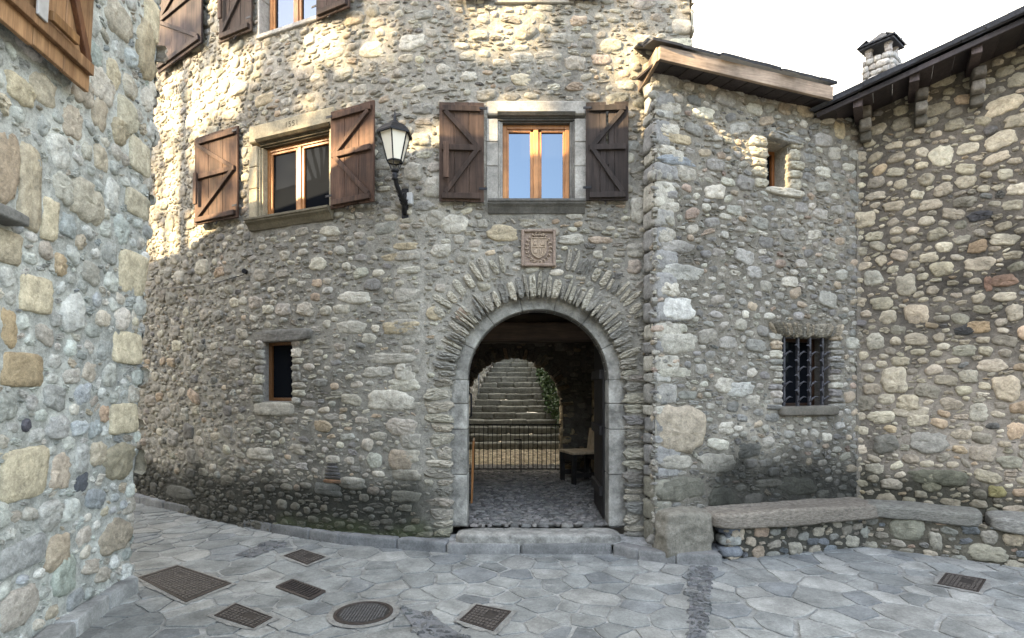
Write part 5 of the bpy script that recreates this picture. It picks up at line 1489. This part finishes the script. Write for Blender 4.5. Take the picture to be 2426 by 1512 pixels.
# mortar bed between the flags
xs = np.arange(-9, 9.01, .05); ys = np.arange(1.2, 10.5, .05); A, B_ = np.meshgrid(xs, ys); nzr, nxr = A.shape
V = np.stack([A.ravel(), B_.ravel(), -.003 + .004 * fbm(A.ravel() * 3, B_.ravel() * 3, 0, 8)], 1); idx = np.arange(nzr * nxr).reshape(nzr, nxr)
Q = np.stack([idx[:-1, :-1], idx[:-1, 1:], idx[1:, 1:], idx[1:, :-1]], -1).reshape(-1, 4)
t = (1 + .22 * fbm(A.ravel() * 1.1, B_.ravel() * 1.1, 0, 9) + .18 * fbm(A.ravel() * 9, B_.ravel() * 9, 0, 10))[:, None]
o = np_mesh("paving_joints", V, [(Q, 0, True)], np.array([[.25, .253, .24]]) * t, [M['mortar']]); tag(o, kind="structure")

# kerb of dark slate blocks along the foot of the walls
def kerb(name, pts, w, h, seed, col=(.17, .173, .172), bl=(.35, .75), top=(.27, .275, .27)):
    rg = random.Random(seed); P = [Vector((x, y, 0)) for x, y in pts]; b = MB()
    for a, c in zip(P[:-1], P[1:]):
        d = c - a; L = d.length; t = d / L; n = Vector((-t.y, t.x, 0)); x = 0
        while x < L - .01:
            l = rg.uniform(*bl); l = L - x if L - x - l < .2 else l
            m = a + t * (x + l / 2) + n * (w / 2) + Vector((0, 0, h / 2 - .03)); k = rg.uniform(.8, 1.2)
            rough(b, tuple(m), (l - .006, w, h + .06), .0045, 5, 14, 8, seed=rg.randrange(999), col=tuple(q * k for q in col), rz=math.atan2(t.y, t.x), smooth=False)
            x += l
    return tag(b.build(name, M['paver'], None), kind="structure")
k1 = [G(u, v) for u, v in ((290, 1183), (330, 1194), (480, 1228), (640, 1263), (800, 1290), (1055, 1311))]
kerb("kerb", k1, .14, .105, 5)
k2 = [G(u, v) for u, v in ((1056, 1313), (1450, 1314), (1510, 1328), (1600, 1338), (1712, 1340))]
kerb("kerb", k2, .16, .10, 6, col=(.18, .178, .17), bl=(.4, .8))
kl = [G(u, v) for u, v in ((60, 1640), (184, 1512), (262, 1445), (331, 1402))]; kl = kl
kerb("kerb", kl, .15, .12, 7, col=(.29, .295, .285), bl=(.6, 1.0))
kerb("kerb", [kl[-1], (kl[-1][0] - .5, kl[-1][1] + .28)], .15, .12, 8, col=(.29, .295, .285))
# mortar fillet between kerb and wall
def strip(name, inner, outer, z, mat, col, zb=None):
    b = MB(); n = len(inner); V = [(x, y, z if zb is None else zb) for x, y in inner] + [(x, y, z) for x, y in outer]
    b.add(V, [(i, i + 1, n + i + 1, n + i) for i in range(n - 1)], col); return tag(b.build(name, M[mat], None), kind="structure")
inn = [(float(p[0]), float(p[1])) for p in FAC.P(np.linspace(2.5, FAC.L, 30), 0, -.06)]
out_ = []
kx = [p[0] for p in k1 + k2[1:]]; ky = [p[1] for p in k1 + k2[1:]]
for p in inn: 
    q = (p[0] * .93, np.interp(p[0] * .93, kx, ky) + .10); out_.append(q)
strip("pavement", inn, out_, .088, 'mortar', (.30, .30, .285), .125)
b = MB(); b.add([(-.75, 5.50, .09), (1.3, 5.50, .09), (1.3, 5.75, .09), (-.75, 5.75, .09)], [(0, 1, 2, 3)], (.2, .205, .205)); 
b.add([(1.2, 5.22, .086), (1.98, 5.22, .086), (2.0, 5.5, .086), (1.3, 5.5, .086)], [(0, 1, 2, 3)], (.2, .205, .205)); tag(b.build("pavement", M['paver'], None), kind="structure")
# pebble-dark bands let into the paving
def band(quad, seed, n=6000):
    P = [G(*q) for q in quad]; xs_ = [p[0] for p in P]; ys_ = [p[1] for p in P]
    pk = Pack(Flat(.004), min(xs_), max(xs_), min(ys_), max(ys_), seed)
    def inside(x, y):
        return all((P[(i + 1) % 4][0] - P[i][0]) * (y - P[i][1]) - (P[(i + 1) % 4][1] - P[i][1]) * (x - P[i][0]) < 0 for i in range(4))
    wh = lambda x, y: 1.0 if inside(x, y) else -1.0
    pk.fill(n, (.05, .13), (1.3, 3), 'ang', .5, gap=.003, where=wh)
    pk.s1 = pk.s0 + .01; pk.z1 = pk.z0 + .01     # stones only, no bed of their own
    o = pk.build("slate_band", ([(.13, .134, .138), (.11, .115, .12), (.16, .162, .165)], [1, 1, 1]), (.1, .11, .12), None, cell=.01, mortar_amp=.002, rise=0)
    tag(o, kind="structure")
    b = MB(); b.add([(x, y, .0115) for x, y in P], [(0, 1, 2, 3)], (.125, .128, .132)); tag(b.build("slate_band", M['paver'], None), kind="structure")
band(((1632, 1512), (1634, 1345), (1688, 1345), (1672, 1512)), 5)
band(((945, 1440), (1010, 1455), (1100, 1512), (1000, 1520)), 6, 120)
band(((555, 1318), (640, 1282), (680, 1290), (600, 1322)), 7, 60)

# ------------------------------------------------------------------ covers in the street
def lid(quad, label, cat, name, style, group=None):
    P = [Vector((*G(*q), 0)) for q in quad]; c = sum(P, Vector()) / 4
    ex = ((P[1] - P[0]) + (P[2] - P[3])) / 2; ey = ((P[3] - P[0]) + (P[2] - P[1])) / 2; rz = math.atan2(ex.y, ex.x)
    e = empty(name, (c.x, c.y, .0), 0, label, cat, group)
    loc = [p - c for p in P]; b = MB(); n = 4; z0, z1 = -.02, .018
    V = [(p.x, p.y, z0) for p in loc] + [(p.x, p.y, z1) for p in loc] + [(p.x * .93, p.y * .93, z1) for p in loc] + [(p.x * .925, p.y * .925, z1 - .006) for p in loc]
    b.add(V, [t for i in range(4) for t in ((i, (i + 1) % 4, 4 + (i + 1) % 4, 4 + i), (4 + i, 4 + (i + 1) % 4, 8 + (i + 1) % 4, 8 + i), (8 + i, 8 + (i + 1) % 4, 12 + (i + 1) % 4, 12 + i))])
    b.build("rim", M['cast'], e)
    cb = MB(); nq = 10; ring = []
    for i in range(4):
        for t in range(nq): q = loc[i].lerp(loc[(i + 1) % 4], t / nq); k_ = 1 + (.045 + .02 * float(vn((q.x + c.x) * 30, (q.y + c.y) * 30, 0, 2))) / max(q.length, .1); ring.append((q, q * k_))
    m = len(ring); cb.add([(a.x, a.y, .0125) for a, _ in ring] + [(d.x, d.y, .0115) for _, d in ring], [(i, (i + 1) % m, m + (i + 1) % m, m + i) for i in range(m)], (.215, .212, .196)); cb.build("collar", M['mortar'], e)
    b = MB(); b.add([(p.x * .925, p.y * .925, z1 - .005) for p in loc], [(0, 1, 2, 3)])
    def bil(u, v): return loc[0] * (1 - u) * (1 - v) + loc[1] * u * (1 - v) + loc[2] * u * v + loc[3] * (1 - u) * v
    nn, mm = (16, 12) if style == 'big' else (9, 7)
    for i in range(nn):
        for j in range(mm):
            if style == 'big' and ((i in (3, 4, 5) and j in (8, 9)) or (i in (9, 10, 11, 12) and j == 1)): continue
            if style != 'big' and (4 <= i <= 6 and 3 <= j <= 5): continue
            u0, u1 = .06 + .88 * (i + .14) / nn, .06 + .88 * (i + .86) / nn; v0, v1 = .06 + .88 * (j + .14) / mm, .06 + .88 * (j + .86) / mm
            q = [bil(u0, v0), bil(u1, v0), bil(u1, v1), bil(u0, v1)]
            V = [(p.x, p.y, z1 - .005) for p in q] + [(p.x, p.y, z1 - .001) for p in q]
            b.add(V, [(4, 5, 6, 7), (0, 1, 5, 4), (1, 2, 6, 5), (2, 3, 7, 6), (3, 0, 4, 7)])
    if style == 'big':
        for (u0, u1, v0, v1) in ((3 / 16, 6 / 16, 8 / 12, 10 / 12), (9 / 16, 13 / 16, 1 / 12, 2 / 12)):
            u0, u1, v0, v1 = [.06 + .88 * t for t in (u0, u1, v0, v1)]; q = [bil(u0, v0), bil(u1, v0), bil(u1, v1), bil(u0, v1)]
            for a, c2 in zip(q, q[1:] + q[:1]): b.bar((a.x, a.y, z1 - .003), (c2.x, c2.y, z1 - .003), .008, .005)
    b.c = [tuple((.035, .03, .027)) if v[2] < z1 - .004 else (.082, .072, .064) for v in b.v]
    b.build("plate", M['castc'], e); return e
lid(((328, 1372), (440, 1431), (548, 1386), (420, 1343)), "large rusty rectangular access cover close to the near house corner", "access cover", "access_cover", 'big')
lid(((672, 1320), (727, 1341), (771, 1323), (715, 1305)), "small square iron cover nearest the kerb, left of the gateway", "access cover", "access_cover", 'small', "small iron covers in the paving")
lid(((507, 1463), (600, 1493), (645, 1468), (558, 1434)), "small square iron cover in front of the large rusty one", "access cover", "access_cover", 'small', "small iron covers in the paving")
lid(((1088, 1474), (1168, 1500), (1211, 1453), (1128, 1437)), "small square iron cover at the bottom edge right of the round manhole", "access cover", "access_cover", 'small', "small iron covers in the paving")
lid(((2220, 1387), (2318, 1407), (2336, 1377), (2240, 1361)), "small rectangular iron cover by itself on the far right of the paving", "access cover", "access_cover", 'small', "small iron covers in the paving")
mx_, my_ = G(861, 1456); rM = .205
e = empty("manhole_cover", (mx_, my_, 0), 0, "round cast iron manhole cover with a grid pattern", "manhole cover")
b = MB(); b.lathe([(rM, -.02), (rM, .018), (rM - .022, .018), (rM - .024, .010)], 48, smooth=False); b.build("rim", M['cast'], e)
b = MB(); b.lathe([(rM + .045, .0115), (rM - .002, .0125)], 40, smooth=False); b.c = [(.215, .212, .196)] * len(b.v); b.build("collar", M['mortar'], e)
b = MB(); b.lathe([(rM - .026, -.01), (rM - .026, .013), (0.001, .013)], 48, smooth=False)
for i in range(-8, 9):
    for j in range(-8, 9):
        x, y = i * .021, j * .021
        if math.hypot(x, y) < rM - .045: b.add([(x - .007, y - .007, .013), (x + .007, y - .007, .013), (x + .007, y + .007, .013), (x - .007, y + .007, .013)] + [(x + a * .005, y + c * .005, .018) for a, c in ((-1, -1), (1, -1), (1, 1), (-1, 1))], [(4, 5, 6, 7), (0, 1, 5, 4), (1, 2, 6, 5), (2, 3, 7, 6), (3, 0, 4, 7)])
b.c = [(.035, .032, .03) if v[2] < .0135 else (.10, .096, .092) for v in b.v]
b.build("plate", M['castc'], e)
# drain grate, slightly dished
P = [Vector((*G(*q), 0)) for q in ((655, 1394), (735, 1424), (769, 1405), (692, 1377))]; c = sum(P, Vector()) / 4
e = empty("drain_grate", (c.x, c.y, 0), 0, "dished iron drain grate with parallel slots beside the round manhole", "drain")
b = MB(); b.add([(p.x - c.x, p.y - c.y, .0095) for p in P], [(0, 1, 2, 3)]); b.build("pit_shade", M['dark'], e)  # flat black sheet; the shade below the slots is put into its colour
b = MB(); 
for i in range(12):
    f = (i + .5) / 12; a = P[0].lerp(P[1], f) - c; d = P[3].lerp(P[2], f) - c; m = (a + d) / 2
    
    b.bar((a.x, a.y, .018), (m.x, m.y, .013), .013, .012); b.bar((m.x, m.y, .013), (d.x, d.y, .018), .013, .012)
b.build("bar", M['cast'], e).name = "slotted_plate"
b = MB()
for i in range(4): a, d = P[i] - c, P[(i + 1) % 4] - c; b.bar((a.x, a.y, .012), (d.x, d.y, .012), .02, .018)
b.build("rim", M['cast'], e)

# ------------------------------------------------------------------ lantern on its wall bracket
Yl = 5.22; lp = line_pt(935, 395, Yl); sw, zw = FAC.px(960, 505); pw = FAC.P(sw, zw, 0)
WL = empty("wall_lantern", (lp.x, lp.y, lp.z), 0, "black wrought iron street lantern with milky panes between two windows", "wall lantern")
b = MB(); Hh = .33; rb, rt = .075, .145; n = 6; zz0, zz1 = .045, .30
def hexp(r, z, k): a = math.pi / 6 + k * math.pi / 3; return Vector((r * math.cos(a), r * math.sin(a), z))
for k in range(6):
    b.bar(hexp(rb, zz0, k), hexp(rt, zz1, k), .012, .012)
    b.bar(hexp(rb, zz0, k), hexp(rb, zz0, k + 1), .012, .014); b.bar(hexp(rt, zz1, k), hexp(rt, zz1, k + 1), .014, .018)
    b.bar(hexp(rb * .93, zz0 + .0, k), hexp(.035, -.03, k), .008, .008)
b.lathe([(.0, -.06), (.03, -.055), (.04, -.04), (.036, -.03), (.0, -.03)], 12)
b.build("cage", M['iron'], WL)
for k in range(6):
    g = MB(); q = [hexp(rb * .96, zz0 + .006, k), hexp(rb * .96, zz0 + .006, k + 1), hexp(rt * .96, zz1 - .006, k + 1), hexp(rt * .96, zz1 - .006, k)]
    nn = (q[1] - q[0]).cross(q[3] - q[0]).normalized() * .003
    g.add([v + nn for v in q] + [v - nn for v in q], [(0, 1, 2, 3), (7, 6, 5, 4), (0, 4, 5, 1), (1, 5, 6, 2), (2, 6, 7, 3), (3, 7, 4, 0)]); g.build("glass_pane", M['lampglass'], WL)
b = MB(); b.lathe([(.150, .298), (.172, .285), (.174, .30), (.155, .325), (.10, .375), (.05, .40), (.045, .41), (.0, .415)], 6, rot0=math.pi / 6, smooth=False)
b.lathe([(.02, .41), (.026, .425), (.012, .44), (.018, .455), (.008, .47), (.006, .50), (.001, .54)], 10)
b.build("lantern_roof", M['iron'], WL)
b = MB(); q = Vector(pw) - lp
pts = [(0, 0, -.05), (.0, .0, -.10), (.01, .04, -.16), (.03, .12, -.22), (.06, .2, -.27), (q.x - .01, q.y - .12, q.z + .16), (q.x, q.y - .05, q.z + .05), (q.x, q.y - .03, q.z - .02)]
b.tube(pts, [.028, .020, .024, .020, .024, .030, .026, .02], 8)
b.lathe([(.012, -.13), (.035, -.12), (.022, -.10), (.034, -.085), (.02, -.06)], 10)
b.tube([(.03, .12, -.22), (.02, .20, -.18), (.03, .27, -.20)], [.012, .01, .008], 6)
for k in range(7):
    f = k / 6; pp = Vector(pts[3]).lerp(Vector(pts[6]), f); b.tube([pp, pp + Vector((.03 * (1 if k % 2 else -1), -.02, .025)), pp + Vector((.045 * (1 if k % 2 else -1), -.005, .05))], [.012, .010, .002], 6)
b.box(q.x - .035, q.x + .035, q.y - .02, q.y + .02, q.z - .06, q.z + .24)
b.build("bracket", M['iron'], WL)
s_, z_ = FAC.px(974, 474); p, rz = FAC.frame(s_)
b = MB(); b.box(-.027, .027, -.06, .0, -.058, .058, ch=.006); o = tag(b.build("junction_box", M['grey_plastic'], None), "small pale grey electrical box beside the lantern bracket", "junction box"); o.location = (p[0], p[1], z_); o.rotation_euler = (0, 0, rz)
b = MB(); pts = []
for (u, v) in ((335, 690), (400, 684), (470, 678), (530, 668), (585, 652)):
    s_, z_ = FAC.px(u, v); pts.append(FAC.P(s_, z_, .035))
b.tube(pts, .004, 6); s_, z_ = FAC.px(587, 645); pc_ = FAC.P(s_, z_, .035)
b.tube([Vector(pc_) - Vector((0, .025, 0)), Vector(pc_) + Vector((0, .015, 0))], .028, 12)
tag(b.build("cable", M['iron'], None), "thin black cable ending in a round black fixing on the curved wall", "cable")

# ------------------------------------------------------------------ carved plaque over the gate
sa, _ = FAC.px(1234, 590); sb, _ = FAC.px(1315, 590); sm, z0 = FAC.px(1275, 633); _, z1 = FAC.px(1275, 546); w = sb - sa; h = z1 - z0; p, rz = FAC.frame(sm)
PQ = empty("stone_plaque", (p[0], p[1], z0), rz, "square reddish carved stone plaque with a shield, above the gateway", "plaque")
b = MB(); b.box(-w / 2 + .02, w / 2 - .02, -.025, .05, .02, h - .02); b.build("panel", M['plate'], PQ)
b = MB()
for (xa, xb, za, zb2) in ((-w / 2, -w / 2 + .028, 0, h), (w / 2 - .028, w / 2, 0, h), (-w / 2 + .028, w / 2 - .028, 0, .028), (-w / 2 + .028, w / 2 - .028, h - .028, h)): b.box(xa, xb, -.05, .05, za, zb2, ch=.007)
b.build("border", M['plate'], PQ)
b = MB(); sh = []
sw_, sh_ = w * .20, h * .50; cz_ = h * .50
out = [(-1, 1), (1, 1), (1, -.35), (.82, -.68), (.45, -.9), (0, -1.08), (-.45, -.9), (-.82, -.68), (-1, -.35)]
b.prism([(x * sw_, cz_ + z * sh_ / 2) for x, z in out][::-1], -.040, -.02)
ps = [Vector((x * sw_ * 1.05, -.044, cz_ + z * sh_ / 2 * 1.05)) for x, z in out]
for a, c in zip(ps, ps[1:] + ps[:1]): b.bar(a, c, .010, .012)
b.bar((0, -.044, cz_ - sh_ * .5), (0, -.044, cz_ + sh_ * .5), .006, .008); b.bar((-sw_, -.044, cz_ + .005), (sw_, -.044, cz_ + .005), .008, .006)
for k in range(3): x = sw_ * (.25 + .27 * k); b.bar((x, -.044, cz_ - sh_ * .36), (x, -.044, cz_ - .004), .008, .008)
for (x, z) in ((-.5, .45), (.5, .45)):   # little towers
    b.box(x * sw_ - .017, x * sw_ + .017, -.050, -.038, cz_ + z * sh_ / 2 - .018, cz_ + z * sh_ / 2 + .012); b.box(x * sw_ - .006, x * sw_ + .006, -.052, -.038, cz_ + z * sh_ / 2 + .01, cz_ + z * sh_ / 2 + .026)
b.box(-sw_ * .75, -sw_ * .25, -.050, -.038, cz_ - sh_ * .3, cz_ - sh_ * .12)
for k in range(22):      # scrolling leaves round the shield
    a = 2 * math.pi * k / 22; rx, rz_ = w * .34, h * .38; x, z = rx * math.cos(a), cz_ + rz_ * math.sin(a); r = .016
    pts = [(x + r * math.cos(a + t) * (1 - t / 9), -.036, z + r * math.sin(a + t) * (1 - t / 9)) for t in np.linspace(0, 4.4, 7)]
    b.tube(pts, [.007, .007, .006, .006, .005, .004, .003], 5)
for k in range(5): x = -.05 + .025 * k; b.tube([(x * .8, -.036, h * .80), (x, -.045, h * .84), (x * 1.3, -.036, h * .875)], [.006, .008, .003], 5)
b.lathe([(0, 0)], 3) if False else None
b.build("shield", M['relief'], PQ)

# ------------------------------------------------------------------ behind the camera: scenery seen in panes, and added unseen shade casters
def ridge(name, pts, y0, depth, seed):
    V = []; Fs = []; n = 60
    for i in range(n):
        x = pts[0][0] + (pts[-1][0] - pts[0][0]) * i / (n - 1); h = np.interp(x, [p[0] for p in pts], [p[1] for p in pts]) * (1 + .05 * float(fbm(x * .03, 0, 0, seed))) + 2.5 * float(fbm(x * .15, 1, 0, seed))
        for j in range(7): f = j / 6; V.append((x, y0 + depth * (1 - f), -1 + (h + 1) * f ** .9 + (1.5 * float(fbm(x * .1, j, 0, seed)) if 0 < j else 0)))
    for i in range(n - 1):
        for j in range(6): Fs.append((i * 7 + j, (i + 1) * 7 + j, (i + 1) * 7 + j + 1, i * 7 + j + 1))
    b = MB(); b.add(V, Fs, (1, 1, 1), True); return tag(b.build(name, M['hill'], None), kind="structure")
ridge("hills", [(-420, 70), (-200, 95), (-60, 108), (-10, 92), (30, 112), (80, 118), (160, 100), (420, 80)], -420, 160, 4)
ob = empty("church_tower", (6.6, -34, 0), 0, "slate-spired tower across the village, seen only as a reflection in the window over the gateway", "church tower")
b = MB(); b.box(-1.6, 1.6, -1.6, 1.6, 0, 13.2, (.3, .28, .25), ch=.02); b.build("tower", M['mortar'], ob)
b = MB(); b.lathe([(1.9, 13.2), (.9, 15), (.05, 18.4)], 8, smooth=False); b.build("spire", M['slate'], ob)
b = MB(); b.tube([(0, 0, 18.3), (0, 0, 19.6)], .05, 6); b.tube([(-.5, 0, 19.2), (.5, 0, 19.2)], .04, 6); b.build("finial", M['iron'], ob)

# two unseen blocks and two leaf masses, added and shaped to cast broken shade
ang = math.atan2(-sv[1], -sv[0]); ux, uy = -math.cos(ang), -math.sin(ang)      # towards the sun
ccx, ccy = -.4 * -uy + 7.2 * ux, -.4 * ux + 7.2 * uy
SHADE_BLOCK = empty("stone_house", (ccx, ccy, 0), ang, "tall unseen block in house form, added behind the viewer to shade the right-hand wall", "house")  # added block, side aligned with the sun to shade the right wall
b = MB(); b.box(-2.3, 2.3, -2.9, 3.07, 0, 10.6, (.3, .29, .26), ch=.02); b.build("wall", M['mortar'], SHADE_BLOCK)
b = MB(); b.add([(-2.5, -3.1, 10.6), (2.5, -3.1, 10.6), (2.5, 3.1, 10.6), (-2.5, 3.1, 10.6), (0, 0, 11.4)], [(0, 1, 4), (1, 2, 4), (2, 3, 4), (3, 0, 4)]); b.build("roof", M['slate'], SHADE_BLOCK)
SHADE_BLOCK_LOW = empty("stone_house", (-17, 1, 0), 0, "lower unseen block in house form, added beyond the lane to shade the left end of the facade", "house")  # added block that keeps low sun off the far left wall
b = MB(); b.box(-4, 4, -5, 4.2, 0, 6.7, (.3, .29, .26), ch=.02); b.build("wall", M['mortar'], SHADE_BLOCK_LOW)
b = MB(); b.add([(-4.3, -5.3, 6.7), (4.3, -5.3, 6.7), (4.3, 4.5, 6.7), (-4.3, 4.5, 6.7), (0, -1, 7.6)], [(0, 1, 4), (1, 2, 4), (2, 3, 4), (3, 0, 4)]); b.build("roof", M['slate'], SHADE_BLOCK_LOW)
svn = np.array(sv) / math.hypot(sv[0], sv[1])
bx = [-5.6, -4, -2.8, -1.6, -.6, .6, 2.0, 3.0]; bz = [3.25, 3.35, 3.45, 3.7, 3.8, 3.9, 4.1, 4.15]
def shade_canopy(name, label, xa, xb, seed, n):  # leaves set by projecting a wanted shade mask from the facade towards the sun
    rr = np.random.default_rng(seed); x = rr.uniform(xa, xb, n); z = rr.uniform(3.6, 8.6, n)
    fx = np.interp(x, FAC.X, FAC.Y); rel = z - np.interp(x, bx, bz)
    nz = fbm(x * 1.5, z * 1.9, 0, 77)
    dens = np.where(rel < .45, 0, np.where(rel < 1.0, .8 + 1.4 * nz, .44 + 1.0 * nz))
    k = rr.random(n) < dens; x, z, fx = x[k], z[k], fx[k]
    T = 20 + 2.6 * rr.normal(0, 1, len(x)).clip(-1.6, 1.6)
    P = np.stack([x, fx, z], 1) + svn[None] * T[:, None]
    c = P.mean(0); e = empty(name, (c[0], c[1], 0), 0, label, "tree")
    wpart(leaves("crown", P, .11, GR, seed, None), e)
    b = MB(); b.tube([(0, 0, 0), (.1, 0, 4), (-.1, .1, 8), (.0, 0, c[2] - .5)], [.32, .26, .2, .12], 10)
    for q in range(9):
        t = P[rr.integers(len(P))] - np.array([c[0], c[1], 0]); b.tube([(0, 0, 7.5 + .3 * q), tuple(np.array([t[0] * .5, t[1] * .5, (7.5 + .3 * q + t[2]) / 2])), tuple(t)], [.11, .07, .015], 6)
    b.build("trunk", M['beam'], e)
shade_canopy("shade_tree", "unseen leaf mass in tree form, added to dapple the sun on the left of the facade", -6.5, -1.6, 5, 9000)
shade_canopy("shade_tree", "second unseen leaf mass in tree form, added to dapple the sun on the right of the facade", -1.6, 3.4, 6, 9000)
